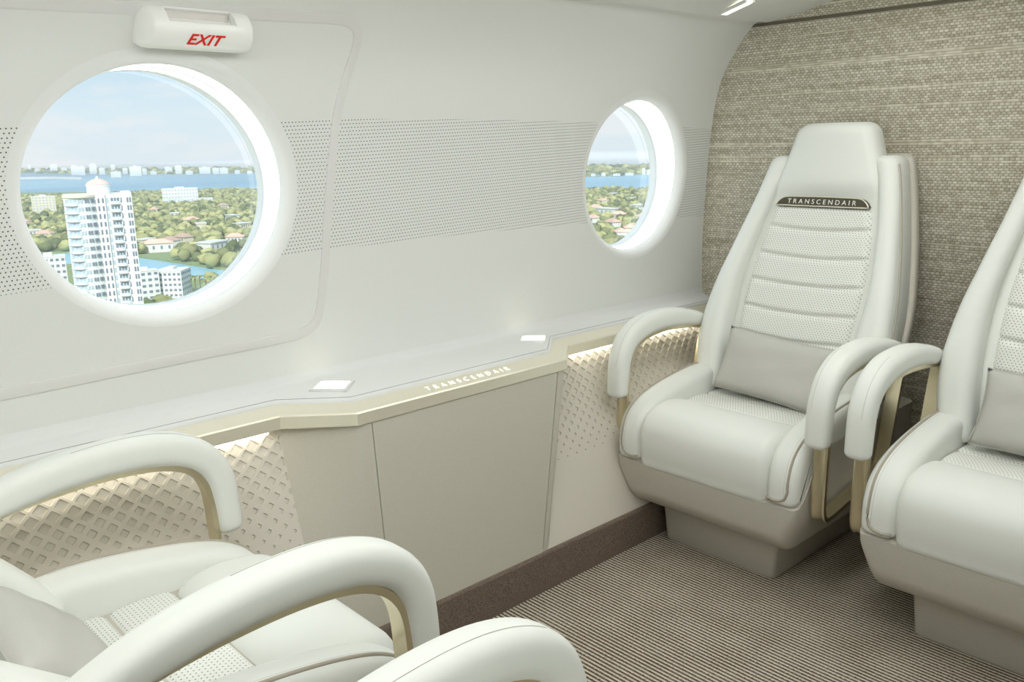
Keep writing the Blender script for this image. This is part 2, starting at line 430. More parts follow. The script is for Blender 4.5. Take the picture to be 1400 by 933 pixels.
for i, (cy, cz, ry, rz) in enumerate(WIN):
    n = 72; V = []; Fc = []; rings = []
    x_g = wx(cz)-DEP
    for k in range(7):                                   # fillet from the wall into the reveal
        th = pi/2*k/6; rings.append((FIL*(1-sin(th)), FIL*(1-cos(th)), 0))
    rings += [(-.001, .066, .5), (-.003, .067, .52), (-.003, .069, .54), (-.001, .070, .56), (-.003, DEP-.006, 1), (-.004, DEP, 1), (-.004, DEP+.03, 1)]
    for dr, dx, bl in rings:
        for k in range(n):
            a = 2*pi*k/n; y = cy+(ry+dr)*cos(a); z = cz+(rz+dr)*sin(a)
            xw = wx(cz+(rz+FIL)*sin(a)); xb = xw*(1-bl)+wx(cz)*bl
            V.append((xb-dx, y, z))
    LF = []
    for r_ in range(len(rings)-1):
        for k in range(n): (LF if r_ in (6, 10) else Fc).append((r_*n+k, r_*n+(k+1) % n, (r_+1)*n+(k+1) % n, (r_+1)*n+k))
    lab = 'round cabin window beside the folded exit handle, looking onto the white tower' if i == 0 else 'round cabin window beside the woven bulkhead, looking onto houses and bay'
    w = tag(obj('window_%d' % (i+1), V, Fc, M['reveal'], angle=50), lab, 'window', kind='structure')
    for r_ in (6, 10): obj('added_glow_ring', V[r_*n:(r_+2)*n], [(k, (k+1) % n, n+(k+1) % n, n+k) for k in range(n)], M['ring'], w)  # reveal bands made to glow, added to brighten the window rim
    V = []; Fc = []
    for s in (0, .006):
        V += [(x_g-s, cy+(ry-.004)*cos(2*pi*k/n), cz+(rz-.004)*sin(2*pi*k/n)) for k in range(n)]
    Fc = [tuple(range(n))]
    obj('pane', V[:n], Fc, M['glass'], w, smooth=False)

# ceiling, right wall, rear wall
CP = [(-1.758, 1.634), (-1.742, 1.641), (-1.725, 1.640), (-1.70, 1.637), (-1.64, 1.644), (-1.566, 1.657), (-1.465, 1.680), (-1.2, 1.745), (-.9, 1.79), (-.595, 1.80), (-.2, 1.785), (.15, 1.73), (.4, 1.66), (.56, 1.60)]
def extrude_y(prof, y0, y1, ny=1):
    V = []; Fc = []; m = len(prof)
    for i in range(ny+1):
        for p in prof: V.append((p[0], y0+(y1-y0)*i/ny, p[1]))
    for i in range(ny):
        for k in range(m-1): Fc.append((i*m+k, i*m+k+1, (i+1)*m+k+1, (i+1)*m+k))
    return V, Fc
cp = [(p.x, p.y) for p in catmull(CP, 5)]
V, Fc = extrude_y(cp+[(-.595, 2.0), (-1.79, 2.0)][::1], Y0, YB)
V, Fc = extrude_y(cp, Y0, YB)
tag(obj('ceiling', V, Fc, M['ceil'], angle=60), 'smooth white curved cabin ceiling panel', 'ceiling', kind='structure')
rp = [(-1.19-x, z) for z, x in WP][::-1]
V, Fc = extrude_y([(.568, 1.634)]+[(p[0], p[1]) for p in rp[1:]]+[(.74, .6), (.42, .115), (.41, 0)], Y0, YB)
tag(obj('wall_right', V, Fc, M['wall_plain']), 'plain white cabin side wall opposite the windows', 'wall', kind='structure')
V = []; Fc = []; box(V, Fc, -2.05, XR+.1, Y0-.04, Y0, 0, 2.0)
tag(obj('wall_back', V, Fc, M['wall_plain'], smooth=False), 'plain white rear cabin partition wall', 'wall', kind='structure')
V = []; Fc = []; box(V, Fc, -2.2, XR+.3, Y0-.04, YB+.04, 2.0, 2.05)
roof = obj('roof_skin', V, Fc, M['wall_plain'], bpy.data.objects['ceiling'], smooth=False)

# border strip of the exit door, raised on the wall
path = [(-1.05, .765), (-.2, .768), (.386, .773), (.6, .777), (.85, .782), (1.0, .784), (1.07, .789), (1.112, .812), (1.132, .862), (1.149, .959), (1.162, 1.07), (1.177, 1.196), (1.193, 1.314), (1.212, 1.397), (1.231, 1.468), (1.230, 1.510), (1.207, 1.532), (1.16, 1.538), (1.05, 1.535), (.88, 1.530), (.73, 1.525), (.5, 1.518), (-.2, 1.50), (-1.05, 1.49)]
pp = catmull([Vector((a, b)) for a, b in path], 8); V = []; Fc = []
HW = .0125
for i, p in enumerate(pp):
    t = (pp[min(i+1, len(pp)-1)]-pp[max(i-1, 0)]).normalized(); nn = Vector((-t.y, t.x))
    for o, h in ((-HW, -.001), (-HW+.001, .0022), (-HW+.004, .0030), (HW-.004, .0030), (HW-.001, .0022), (HW, -.001)):
        q = p+nn*o; V.append((wx(min(q.y, 1.633))+h, q.x, q.y))
m_ = 6
for i in range(len(pp)-1):
    for k in range(m_-1): Fc.append((i*m_+k, i*m_+k+1, (i+1)*m_+k+1, (i+1)*m_+k))
M['strip'] = mat('door_border', (222, 221, 218), .6)
tag(obj('trim_3', V, Fc, M['strip'], angle=50), 'raised pale border strip outlining the exit door around the large window', 'trim', kind='structure')

# ---------------------------------------------------------------- lower wall
ZT = .600
DX = .236
def xr_(z): return -1.606-DX*(z-BASEZ)/(.595-BASEZ)     # quilted panel
def xc_(z): return -1.606+(-1.702+1.606)*(z-BASEZ)/(.595-BASEZ)     # cabinet front
def tt(z): return (z-BASEZ)/(.595-BASEZ)
def yA(z): return .895+.037*tt(z)
def yBf(z): return 1.06+.012*tt(z)
def yD1(z): return 1.075+.033*tt(z)      # door left edge
def yD2(z): return 1.588+.165*tt(z)      # door right edge
def yC(z): return 1.612+.172*tt(z)
# baseboard
pr_ = [(-1.60, 0), (-1.598, .112), (-1.601, .118), (-1.612, .120), (-1.64, .120)]
V, Fc = extrude_y(pr_, Y0, YB)
tag(obj('baseboard_left', V, Fc, M['base_brown'], smooth=False), 'dark brown speckled carpet kick strip along the side wall', 'baseboard', kind='structure')
# cabinet body
zs = [BASEZ-.02+(ZT+.015-BASEZ+.02)*i/14 for i in range(15)]
V = []; Fc = []
for z in zs:
    zc = max(z, BASEZ)
    xr, xc = xr_(zc), xc_(zc)
    A = Vector((xr, yA(zc))); B = Vector((xc, yBf(zc))); D = Vector((xc, yD1(zc)))
    # facet with a soft corner at B
    pts = [tuple(A.lerp(B, -.1))]
    for t in (0, .15, .4, .65, .82): pts.append(tuple(A.lerp(B, t)))
    p0 = A.lerp(B, .82); p2 = B.lerp(D, .7)
    for t in (.25, .5, .75): pts.append(tuple((p0*(1-t)**2)+(B*(2*t*(1-t)))+(p2*t*t)))
    pts += [tuple(p2), (xc, yD1(zc)-.0012), (xc-.009, yD1(zc)-.0012), (xc-.009, yD2(zc)+.0012), (xc, yD2(zc)+.0012)]
    c = yC(zc)
    pts += [(xc, c-.010), (xc-.003, c-.003), (xc-.008, c+.003), (xr, c*xr/xc-.004), (xr-.01, c*xr/xc)]
    V += [(p[0], p[1], z) for p in pts]; m_ = len(pts)
for i in range(len(zs)-1):
    for k in range(m_-1): Fc.append((i*m_+k, i*m_+k+1, (i+1)*m_+k+1, (i+1)*m_+k))
cab = thing('side_cabinet', 'taupe leather side cabinet bulging out under the lit ledge', 'cabinet', (-1.62, 1.35, 0))
def local(o, par):                                  # keep world geometry under a placed parent
    o.parent = par; o.matrix_parent_inverse = Matrix.Translation(-par.location); return o
local(obj('body', V, Fc, M['cab'], angle=35), cab)
V = []; Fc = []
n = 12
for i in range(n+1):
    z = BASEZ+.002+(ZT+.002-BASEZ-.002)*i/n
    xc = xc_(z); a, b = yD1(z)+.0012, yD2(z)-.0012
    V += [(xc-.008, a, z), (xc-.001, a, z), (xc, a+.001, z), (xc, (a+b)/2, z), (xc, b-.001, z), (xc-.001, b, z), (xc-.008, b, z)]
for i in range(n):
    for k in range(6): Fc.append((i*7+k, i*7+k+1, (i+1)*7+k+1, (i+1)*7+k))
local(obj('door', V, Fc, M['cab'], angle=35), cab)
V = []; Fc = []
for z in (BASEZ, ZT):
    xc = xc_(z)-.0085; V += [(xc, yD1(z)-.001, z), (xc, yD2(z)+.001, z)]
local(obj('shadow_gap', V, [(0, 1, 3, 2)], M['dark'], smooth=False), cab)

# quilted panels: a rhombic lattice, each diamond a sunken dish that gets smaller downwards
PY, PZ = .0400, .0365
slope = sqrt(.48**2+DX**2)/.48
def psurf(y, s, depth=0.0):             # s = distance down the panel from the rail
    z = .597-s/slope; x = min(xr_(z), -1.606)
    nrm = Vector((.48, 0, DX)).normalized()
    return Vector((x, y, z))-nrm*depth
def dsize(s): return max(0.0, min(.86, .90-.74*(s/.30)))
def diamond_dish(s):
    k = dsize(s); V = []; Fc = []
    def ring(f, dep):
        hy, hs = PY/2*k*f, PZ/2*k*f; out = []
        cor = [(hy, 0), (0, hs), (-hy, 0), (0, -hs)]
        for i in range(4):
            a = Vector(cor[i-1]); b = Vector(cor[i]); c = Vector(cor[(i+1) % 4])
            out += [b.lerp(a, .16), b.lerp(a, .05).lerp(b.lerp(c, .05), .5), b.lerp(c, .16)]
        return [(o.x, o.y, dep) for o in out]
    R = ring(1.0, 0)+ring(.97, .0008)+ring(.93, .0028)+ring(.86, .0034)
    for y, ds, dep in R: V.append(psurf(y, s+ds, dep)-psurf(0, s))
    for i in range(3):
        for j in range(12): Fc.append((i*12+j, i*12+(j+1) % 12, (i+1)*12+(j+1) % 12, (i+1)*12+j))
    Fc.append(tuple(36+j for j in range(12)))
    return V, Fc
def quilt(name, y0, y1, yi0, yi1, label):
    V = []; Fc = []; root = None; dishes = []
    nrow = int(.56/(PZ/2))
    for r in range(-1, nrow):
        s = .012+r*PZ/2; k = dsize(s)
        c0 = int(math.floor(y0/PY)); c1 = int(math.ceil(y1/PY))
        for c in range(c0, c1+1):
            y = c*PY+(PY/2 if r % 2 else 0)
            if y < y0 or y > y1 or .597-s/slope < .110: continue
            b = len(V)
            outer = [(PY/2, 0), (0, PZ/2), (-PY/2, 0), (0, -PZ/2)]
            if k < .12:
                V += [psurf(y+a, s+d) for a, d in outer]; Fc.append((b, b+1, b+2, b+3)); continue
            V += [psurf(y+a, s+d) for a, d in outer]
            inn = []
            cor = [(PY/2*k, 0), (0, PZ/2*k), (-PY/2*k, 0), (0, -PZ/2*k)]
            for i in range(4):
                a_ = Vector(cor[i-1]); b_ = Vector(cor[i]); c_ = Vector(cor[(i+1) % 4])
                inn += [b_.lerp(a_, .16), b_.lerp(a_, .05).lerp(b_.lerp(c_, .05), .5), b_.lerp(c_, .16)]
            V += [psurf(y+o.x, s+o.y) for o in inn]
            for i in range(4):
                I = b+4+i*3
                Fc += [(b+i, I, I+1), (b+i, I+1, I+2), (b+i, I+2, b+4+((i+1) % 4)*3, b+(i+1) % 4)]
            dishes.append((r, s, y))
    root = obj(name, V, Fc, M['quilt'], wall, smooth=False)
    meshes = {}; SV = []; SF = []
    for r, s, y in dishes:
        if yi0 <= y <= yi1 and dsize(s) > .2:
            p = psurf(y, s)
            if r not in meshes:
                dv, df = diamond_dish(s); o = obj('diamond', dv, df, M['quilt'], root, smooth=False); meshes[r] = o
            else:
                o = meshes[r].copy(); col.objects.link(o)
            o.location = p
        else:
            dv, df = diamond_dish(s); p = psurf(y, s); b = len(SV)
            SV += [p+Vector(v) for v in dv]; SF += [tuple(i+b for i in f) for f in df]
    if SV: tag(obj('small_diamonds', SV, SF, M['quilt'], root, smooth=False), kind='stuff')
quilt('quilted_panel', -.5, .96, .30, .94, '')
quilt('quilted_panel', 1.58, YB, 9, 9, '')
V, Fc = extrude_y([(xr_(BASEZ)-.004, BASEZ-.03), (xr_(BASEZ)-.006, BASEZ), (xr_(.60)-.006, .60), (-1.96, .60)], Y0, YB)
obj('backing_panel', V, Fc, M['quilt'], wall, smooth=False)

# ---------------------------------------------------------------- metal rail and padded ledge
LIP = [(-1.812, Y0), (-1.812, .925), (-1.698, 1.066), (-1.698, 1.788), (-1.812, 1.915), (-1.812, YB)]
def offset_path(P, o):
    P = [Vector(p) for p in P]; out = []
    for i, p in enumerate(P):
        ns = []
        if i > 0: t = (P[i]-P[i-1]).normalized(); ns.append(Vector((t.y, -t.x)))
        if i < len(P)-1: t = (P[i+1]-P[i]).normalized(); ns.append(Vector((t.y, -t.x)))
        nn = sum(ns, Vector((0, 0)))/len(ns); nn = nn/(nn.length_squared if nn.length_squared > .45 else .45)
        out.append(p+nn*o)
    return out
prof = [(-.06, .597), (-.003, .597), (0, .600), (0, .628), (-.003, .6315), (-.008, .6325), (-.042, .6425), (-.047, .6435), (-.060, .6435)]
V = []; Fc = []; m_ = len(prof)
rows = [offset_path(LIP, o) for o, z in prof]
for i in range(len(LIP)):
    for k in range(m_): V.append((rows[k][i].x, rows[k][i].y, prof[k][1]))
for i in range(len(LIP)-1):
    for k in range(m_-1): Fc.append((i*m_+k, i*m_+k+1, (i+1)*m_+k+1, (i+1)*m_+k))
rail = tag(obj('trim_1', V, Fc, M['rail'], angle=25), 'champagne metal rail running along the edge of the side ledge', 'trim', kind='structure')
# lettering on the sloping face of the rail
pc = Vector((-1.698-.025, 1.435, .6380)); tdir = Vector((0, 1, 0)); up = Vector((-.034, 0, .010)).normalized(); nrm = tdir.cross(up)
mt_ = Matrix(((tdir.x, up.x, nrm.x, pc.x), (tdir.y, up.y, nrm.y, pc.y), (tdir.z, up.z, nrm.z, pc.z), (0, 0, 0, 1)))
text_mesh('lettering', 'TRANSCENDAIR', .026, M['letter_glow'], mt_, rail, spacing=1.9, width=.285, thin=-.0010)
# LED strip under the rail, in the two quilted bays
for a, b in ((Y0+.05, .90), (1.94, YB-.02)):
    V = []; Fc = []; box(V, Fc, -1.832, -1.826, a, b, .590, .5965)
    obj('led_strip', V, Fc, M['led'], rail, smooth=False)
# padded ledge
LP = [(-1.936, .668, 0), (-1.932, .664, .0), (-1.9, .6605, .0)]
edge = offset_path(LIP, -.050); e1 = offset_path(LIP, -.056); e2 = offset_path(LIP, -.068); st = offset_path(LIP, -.0745)
V = []; Fc = []
def seg(path, n=24):
    out = []
    for a, b in zip(path, path[1:]):
        k = max(2, int((b-a).length/.05))
        out += [a.lerp(b, i/k) for i in range(k)]
    out.append(path[-1]); return out
E0, E1, E2, ST = offset_path(LIP, -.050), offset_path(LIP, -.053), offset_path(LIP, -.063), offset_path(LIP, -.0745)
for i in range(len(LIP)):
    for y_src, z in ((E0, .640), (E0, .6475), (E1, .6525), (E2, .6560)):
        V.append((y_src[i].x, y_src[i].y, z))
    yy = E2[i].y
    xe = E2[i].x
    V += [(xe+(-1.922-xe)*.6, yy, .660), (-1.922, yy, .664), (-1.932, yy, .672), (-1.9375, yy, .69)]
for i in range(len(LIP)-1):
    for k in range(7): Fc.append((i*8+k, i*8+k+1, (i+1)*8+k+1, (i+1)*8+k))
M['ledge'] = mat('ledge_leather', (224, 225, 223), .55, bump=.06, nscale=500)
ledge = tag(obj('trim_2', V, Fc, M['ledge'], angle=40), 'white padded leather ledge with stitched edge under the windows', 'trim', kind='structure')
V, Fc = tube3([(p.x, p.y, .6545) for p in seg(offset_path(LIP, -.058))], .0006, m=4)
obj('stitching', V, Fc, mat('grey_thread', (120, 122, 120), .8), ledge)

# small square lamps let into the ledge
def ledge_lamp(cx, cy, hw, hd, ang, label):
    t = thing('ledge_light', label, 'lamp', (cx, cy, .6625), radians(ang), 'square lamps let into the side ledge')
    V = []; Fc = []
    for s, z in ((1.22, -.002), (1.20, .0016), (1.0, .0016), (.97, -.001)):
        V += [(hw*s, hd*s, z), (-hw*s, hd*s, z), (-hw*s, -hd*s, z), (hw*s, -hd*s, z)]
    for i in range(3):
        for k in range(4): Fc.append((i*4+k, i*4+(k+1) % 4, (i+1)*4+(k+1) % 4, (i+1)*4+k))
    obj('frame', V, Fc, M['ledge'], t, smooth=False)
    V = []; Fc = []; box(V, Fc, -hw*.98, hw*.98, -hd*.98, hd*.98, -.002, .0006)
    obj('lens', V, Fc, M['lamp'], t, smooth=False)
ledge_lamp(-1.857, 1.098, .039, .037, 43, 'glowing square lamp in the ledge where it widens beside the big window')
ledge_lamp(-1.866, 1.815, .036, .034, 43, 'glowing square lamp in the ledge where it narrows before the bulkhead')

# ---------------------------------------------------------------- long ceiling lamps, added out of view to light the cabin
def added_ceiling_lamp(x, z, tilt, label, grp='added unseen ceiling lamps over the seats'):
    t = thing('added_ceiling_light', label, 'lamp', (x, .85, z), 0, grp)
    t.rotation_euler = (0, tilt, 0)
    V = []; Fc = []; box(V, Fc, -.135, .135, -1.7, 1.7, -.012, .004)
    obj('housing', V, Fc, M['white_plastic'], t, smooth=False)
    V = []; Fc = []; box(V, Fc, -.125, .125, -1.68, 1.68, -.014, -.0121)
    obj('diffuser', V, Fc, emis('added_lamp_diffuser', (250, 252, 250), CEIL_POWER*.16), t, smooth=False)
added_ceiling_lamp(-.95, 1.715, radians(22), 'added unseen ceiling lamp over the window seats')
added_ceiling_lamp(-.25, 1.735, radians(12), 'added unseen ceiling lamp over the aisle seats')
# short lit slot near the bulkhead
a = onz(985, 14, 1.648); b = onz(1031, 0, 1.648)
V = []; Fc = []
t = thing('slot_lamp', 'short lit slot in the ceiling panel next to the bulkhead', 'lamp', ((a.x+b.x)/2, (a.y+b.y)/2, 1.641), atan2(b.y-a.y, b.x-a.x))
t.rotation_euler[1] = -radians(5)
L = (b-a).length*.75
box(V, Fc, -L/2, L/2, -.010, .010, -.004, .006); obj('lens', V, Fc, M['lamp'], t, smooth=False)
V = []; Fc = []
for y in (-.013, .013): box(V, Fc, -L/2-.004, L/2+.004, y-.003, y+.003, -.003, .006)
obj('frame', V, Fc, M['ceil'], t, smooth=False)

# ---------------------------------------------------------------- exit handle cover
ex = thing('exit_handle', 'white folded exit handle cover with red EXIT lettering above the large window', 'handle', (-1.868, .832, 1.455))
PF = [(-.03, .0), (.020, -.004), (.046, .004), (.060, .022), (.062, .045), (.052, .062), (.040, .072), (.01, .082), (-.03, .086)]   # (out, up) full section
PC = [(-.03, .0), (.020, -.004), (.046, .004), (.060, .022), (.062, .040), (.060, .046), (.034, .050), (.026, .056), (.020, .070), (.030, .074), (.031, .077), (.01, .083), (-.03, .086)]
def ex_block(prof, ys, scales):
    V = []; Fc = []; m = len(prof)
    for y, s in zip(ys, scales):
        for o, u in prof:
            ou = -.03+(o+.03)*s; V.append((ou, y, .045+(u-.045)*(.55+.45*s)))
    for i in range(len(ys)-1):
        for k in range(m): Fc.append((i*m+k, i*m+(k+1) % m, (i+1)*m+(k+1) % m, (i+1)*m+k))
    Fc += [tuple(range(m))[::-1], tuple((len(ys)-1)*m+k for k in range(m))]
    return V, Fc
AV = []; AF = []
for pf, ys, sc in ((PF, [-.128, -.112, -.104, -.078], [.55, .93, 1, 1]), (PC, [-.078, .066], [1, 1]), (PF, [.066, .092, .103, .112], [1, 1, .95, .6])):
    v, f = ex_block(pf, ys, sc); b = len(AV); AV += v; AF += [tuple(i+b for i in q) for q in f]
obj('body', AV, AF, M['white_plastic'], ex, angle=42)
V = []; Fc = []; box(V, Fc, .0, .0262, -.076, .064, .0545, .0695); obj('grip_pocket', V, Fc, M['pocket'], ex, smooth=False)
tdir = Vector((0, 1, 0)); up = Vector((.014, 0, .018)).normalized(); nrm = tdir.cross(up); pc = Vector((.0535, -.006, .0125))
mt_ = Matrix(((tdir.x, up.x, nrm.x, pc.x), (tdir.y, up.y, nrm.y, pc.y), (tdir.z, up.z, nrm.z, pc.z), (0, 0, 0, 1)))
text_mesh('lettering', 'EXIT', .034, M['red'], mt_, ex, shear=.35, spacing=1.05, width=.080, thin=.0006)

# ================================================================ CHAIRS
VB = [(.30, .02), (.40, 0.0), (.50, -.025), (.63, -.07), (.8, -.14), (.92, -.19), (1.04, -.23), (1.16, -.255), (1.30, -.268)]
def vb(z): return slerp(VB, z)
def slice_body(zs, fx0, fx1, fd0, fd1, r, rt=.03, rb=.02, shear=vb, bulge=None, n=5, nf=8):
    """horizontal slices; x from fx0(z) to fx1(z), depth from fd0(z) back to fd1(z) front"""
    rows = []
    zt, zb = zs[-1], zs[0]
    for k in range(5):
        a = pi/2*k/5; rows.append((zb+rb*(1-sin(a)) if False else zb+rb*(1-cos(a)) if False else zb+rb*(1-sin(pi/2-a)) , rb*(1-sin(a))))
    rows = [(zb+rb*(1-cos(pi/2*k/5)), rb*(1-sin(pi/2*k/5))) for k in range(5)]
    rows += [(z, 0) for z in zs if zb+rb <= z <= zt-rt]
    rows += [(zt-rt*(1-sin(pi/2*k/6)), rt*(1-cos(pi/2*k/6))) for k in range(7)]
    V = []; Fc = []
    for z, ins in rows:
        a, b = fx0(z)+ins, fx1(z)-ins; d0, d1 = fd0(z)+ins*.5, fd1(z)-ins
        w, h = b-a, d1-d0; rr = min(r, w*.45, h*.45)
        cx, cyy = (a+b)/2, (d0+d1)/2
        sec = []
        # front edge subdivided for bulge
        for k in range(n+1):
            an = pi*k/n/2; sec.append((w/2-rr+rr*cos(an), h/2-rr+rr*sin(an)))
        for k in range(1, nf): sec.append((w/2-rr-(w-2*rr)*k/nf, h/2))
        for k in range(n+1):
            an = pi/2+pi*k/n/2; sec.append((-w/2+rr+rr*cos(an), h/2-rr+rr*sin(an)))
        r2 = min(.008, rr)
        sec += [(-w/2, -h/2+r2), (-w/2+r2, -h/2), (w/2-r2, -h/2), (w/2, -h/2+r2)]
        for sx, sy in sec:
            d = cyy+sy
            if bulge and sy > 0: d += bulge((sx)/(w/2), z)*(sy/(h/2))
            V.append((cx+sx, shear(z)+d, z))
        m = len(sec)
    R = len(rows)
    for i in range(R-1):
        for k in range(m): Fc.append((i*m+k, i*m+(k+1) % m, (i+1)*m+(k+1) % m, (i+1)*m+k))
    Fc += [tuple(range(m))[::-1], tuple((R-1)*m+k for k in range(m))]
    return V, Fc
def frange(a, b, n): return [a+(b-a)*i/n for i in range(n+1)]
CW = [(.36, .19), (.42, .197), (.48, .206), (.58, .222), (.68, .233), (.8, .236), (.92, .222), (1.04, .197), (1.10, .180), (1.19, .150), (1.26, .129), (1.30, .119)]
XO = [(.42, .25), (.47, .278), (.52, .297), (.6, .310), (.68, .312), (.78, .301), (.9, .276), (1.0, .253), (1.1, .231), (1.16, .217), (1.20, .203)]
IW = [(.40, .165), (.55, .187), (.68, .198), (.8, .200), (.93, .187), (1.03, .163), (1.06, .155)]
GROOVES = [.958, .872, .788, .704, .62, .54]

def make_chair(label, group, recline=0):
    root = thing('cabin_chair', label, 'chair', (0, 0, 0), 0, group)
    L = M['leather']
    def part(name, vf, mtl=L, par=root, angle=None, smooth=True): return obj(name, vf[0], vf[1], mtl, par, smooth, angle)
    # pedestal
    V = []; Fc = []
    for z, w, f, bk in ((0, .190, .292, -.22), (.004, .193, .295, -.22), (.15, .205, .305, -.23)):
        q = rrect(2*w, f-bk, .012, 3); V += [(a, (f+bk)/2+b, z) for a, b in q]; m = len(q)
    for i in range(2):
        for k in range(m): Fc.append((i*m+k, i*m+(k+1) % m, (i+1)*m+(k+1) % m, (i+1)*m+k))
    Fc += [tuple(range(m))[::-1], tuple(2*m+k for k in range(m))]
    part('pedestal', (V, Fc), M['taupe'], angle=40)
    # tub: taupe shell under the cushions, side walls rising behind the front
    def ztop(v): return lerp([(-.3, .44), (.26, .43), (.30, .415), (.335, .36), (.36, .315), (.385, .288), (.42, .280)], v)
    V = []; Fc = []
    st_ = [(-.30, .92), (-.295, .97), (-.28, 1), (0, 1), (.2, 1), (.26, 1), (.29, 1), (.31, 1), (.33, 1), (.35, 1), (.37, .998), (.39, .99), (.402, .975), (.408, .95)]
    for v, s in st_:
        zt = ztop(v); lift = lerp([(.345, 0), (.37, .012), (.39, .030), (.402, .048), (.408, .062)], v)
        half = [(0, .135+lift), (.255*s, .135+lift), (.268*s, .141+lift), (.280*s, .158+lift), (.303*s, .222+lift*.5), (.309*s, .250+lift*.25), (.311*s, min(.29, zt-.003)), (.311*s, zt-.002), (.304*s, zt), (.10*s, zt-.002)]
        sec = half+[(-a, b) for a, b in reversed(half[1:])]
        V += [(a, v, b) for a, b in sec]; m = len(sec)
    R = len(st_)
    for i in range(R-1):
        for k in range(m): Fc.append((i*m+k, i*m+(k+1) % m, (i+1)*m+(k+1) % m, (i+1)*m+k))
    Fc += [tuple(range(m))[::-1], tuple((R-1)*m+k for k in range(m))]
    part('seat_shell', (V, Fc), M['taupe'], angle=38)
    # seat cushions
    def cush(name, pts, a, b, r, mtl, par=root, n=5):
        o = catmull([Vector(p) for p in pts], n, closed=True)
        return part(name, prism(o, a, b, r), mtl, par, angle=60)
    cush('front_cushion', [(.400, .272), (.418, .31), (.424, .36), (.416, .41), (.385, .446), (.33, .462), (.27, .463), (.22, .450), (.196, .425), (.19, .36), (.20, .285), (.3, .265)], -.219, .219, .032, L)
    cush('seat_insert', [(.19, .30), (.200, .40), (.190, .434), (.16, .442), (.12, .442), (.082, .436), (.074, .41), (.08, .30)], -.214, .214, .016, M['perf_seat'])
    cush('seat_insert', [(.074, .30), (.072, .41), (.066, .436), (.03, .440), (-.02, .436), (-.06, .42), (-.07, .38), (-.06, .30)], -.214, .214, .016, M['perf_seat'])
    bol = [(.398, .285), (.412, .32), (.408, .375), (.385, .425), (.335, .462), (.26, .487), (.15, .506), (.04, .515), (-.04, .506), (-.085, .47), (-.09, .38), (-.05, .31), (.1, .29), (.3, .275)]
    for s in (-1, 1):
        a, b = sorted((s*.214, s*.308))
        bo = cush('side_bolster', bol, a, b, .030, L)
        pth = catmull([Vector(p) for p in bol[0:10]], 5)
        pv = [(s*.2945, p.x*1.0, p.y) for p in pth]
        # piping a little inside the rounded edge
        ins = []
        for i, p in enumerate(pth):
            t = (pth[min(i+1, len(pth)-1)]-pth[max(i-1, 0)]).normalized(); nn = Vector((-t.y, t.x))
            q = p+nn*.0008; ins.append((s*.2835, q.x, q.y))
        ins = [(s*.222, .4125, .304), (s*.245, .4135, .300), (s*.265, .4140, .303), (s*.2775, .4140, .312)]+ins[6:]
        part('piping', tube3(ins, .0038), M['taupe_pipe'], bo)
        # seam line on the front face
        ins = []
        for i, p in enumerate(pth[:-8]):
            t = (pth[min(i+1, len(pth)-1)]-pth[max(i-1, 0)]).normalized(); nn = Vector((-t.y, t.x))
            q = p+nn*.0002; ins.append((s*.274, q.x, q.y))
        part('stitching', tube3(ins, .0006, m=4), M['thread'], bo)
    # back: everything sheared along vb, then reclined if needed
    bparts = []
    def bpart(name, vf, mtl=L, par=root, angle=None):
        V, Fc = vf
        if recline:
            c, s_ = cos(recline), sin(recline); py, pz = -.02, .42
            V = [(x, py+(y-py)*c-(z-pz)*s_, pz+(y-py)*s_+(z-pz)*c) for x, y, z in V]
        return part(name, (V, Fc), mtl, par, angle)
    zs = frange(.36, 1.293, 44)
    def cbulge(u, z):
        if z > 1.06: return .016*(1-u*u)*min(1, (z-1.06)/.05)
        return 0
    def cfront(z): return -.004+(.014*min(1, max(0, (z-1.06)/.05)))
    bpart('headrest', slice_body(zs, lambda z: -slerp(CW, z), lambda z: slerp(CW, z), lambda z: -.08, cfront, .03, rt=.035, bulge=cbulge))
    # perforated insert with stitched channels
    nz_, nx_ = 150, 24; V = []; Fc = []
    for i in range(nz_+1):
        z = .40+(1.034-.40)*i/nz_
        w = slerp(IW, z)
        for j in range(nx_+1):
            u = -1+2*j/nx_
            e_ = min(1, (1-abs(u))/.05); e2 = min(1, (1.034-z)/.012)
            pil = sqrt(max(0, min(e_, e2, 1)))
            g = 0
            for gz in GROOVES:
                zz = gz+.012*(u*u)
                g = max(g, math.exp(-((z-zz)/.0065)**2))
            lat = min(1, max(0, (1-abs(u))/.12))
            V.append((u*w, vb(z)-.012+.024*pil-.011*g*lat, z))
    for i in range(nz_):
        for j in range(nx_): Fc.append((i*(nx_+1)+j, i*(nx_+1)+j+1, (i+1)*(nx_+1)+j+1, (i+1)*(nx_+1)+j))
    bpart('back_insert', (V, Fc), M['perf_back'])
    # badge plate and frame
    bo = [(-.158, 1.034), (-.150, 1.046), (-.138, 1.056), (-.120, 1.0615), (-.06, 1.063), (0, 1.0635)]
    bo = bo+[(-a, b) for a, b in bo[-2::-1]]
    V = []; Fc = []
    for dep in (-.008, .0145):
        V += [(a, vb(z)+dep, z) for a, z in bo]
    m = len(bo); Fc = [tuple(range(m))[::-1], tuple(m+k for k in range(m))]+[(k, (k+1) % m, m+(k+1) % m, m+k) for k in range(m)]
    badge = bpart('name_plate', (V, Fc), M['badge'], angle=30)
    pth = [Vector((a, b)) for a, b in bo]; ring = catmull(pth, 3)+[Vector((.158-.316*k/8, 1.034)) for k in range(1, 8)]
    vf = tube3([(p.x, vb(p.y)+.0145, p.y) for p in ring], .0022, closed=True)
    bpart('plate_frame', vf, M['rail'], badge)
    z0 = 1.046; dz = .01; n1 = Vector((0, vb(z0+dz)-vb(z0-dz), 2*dz)).normalized()
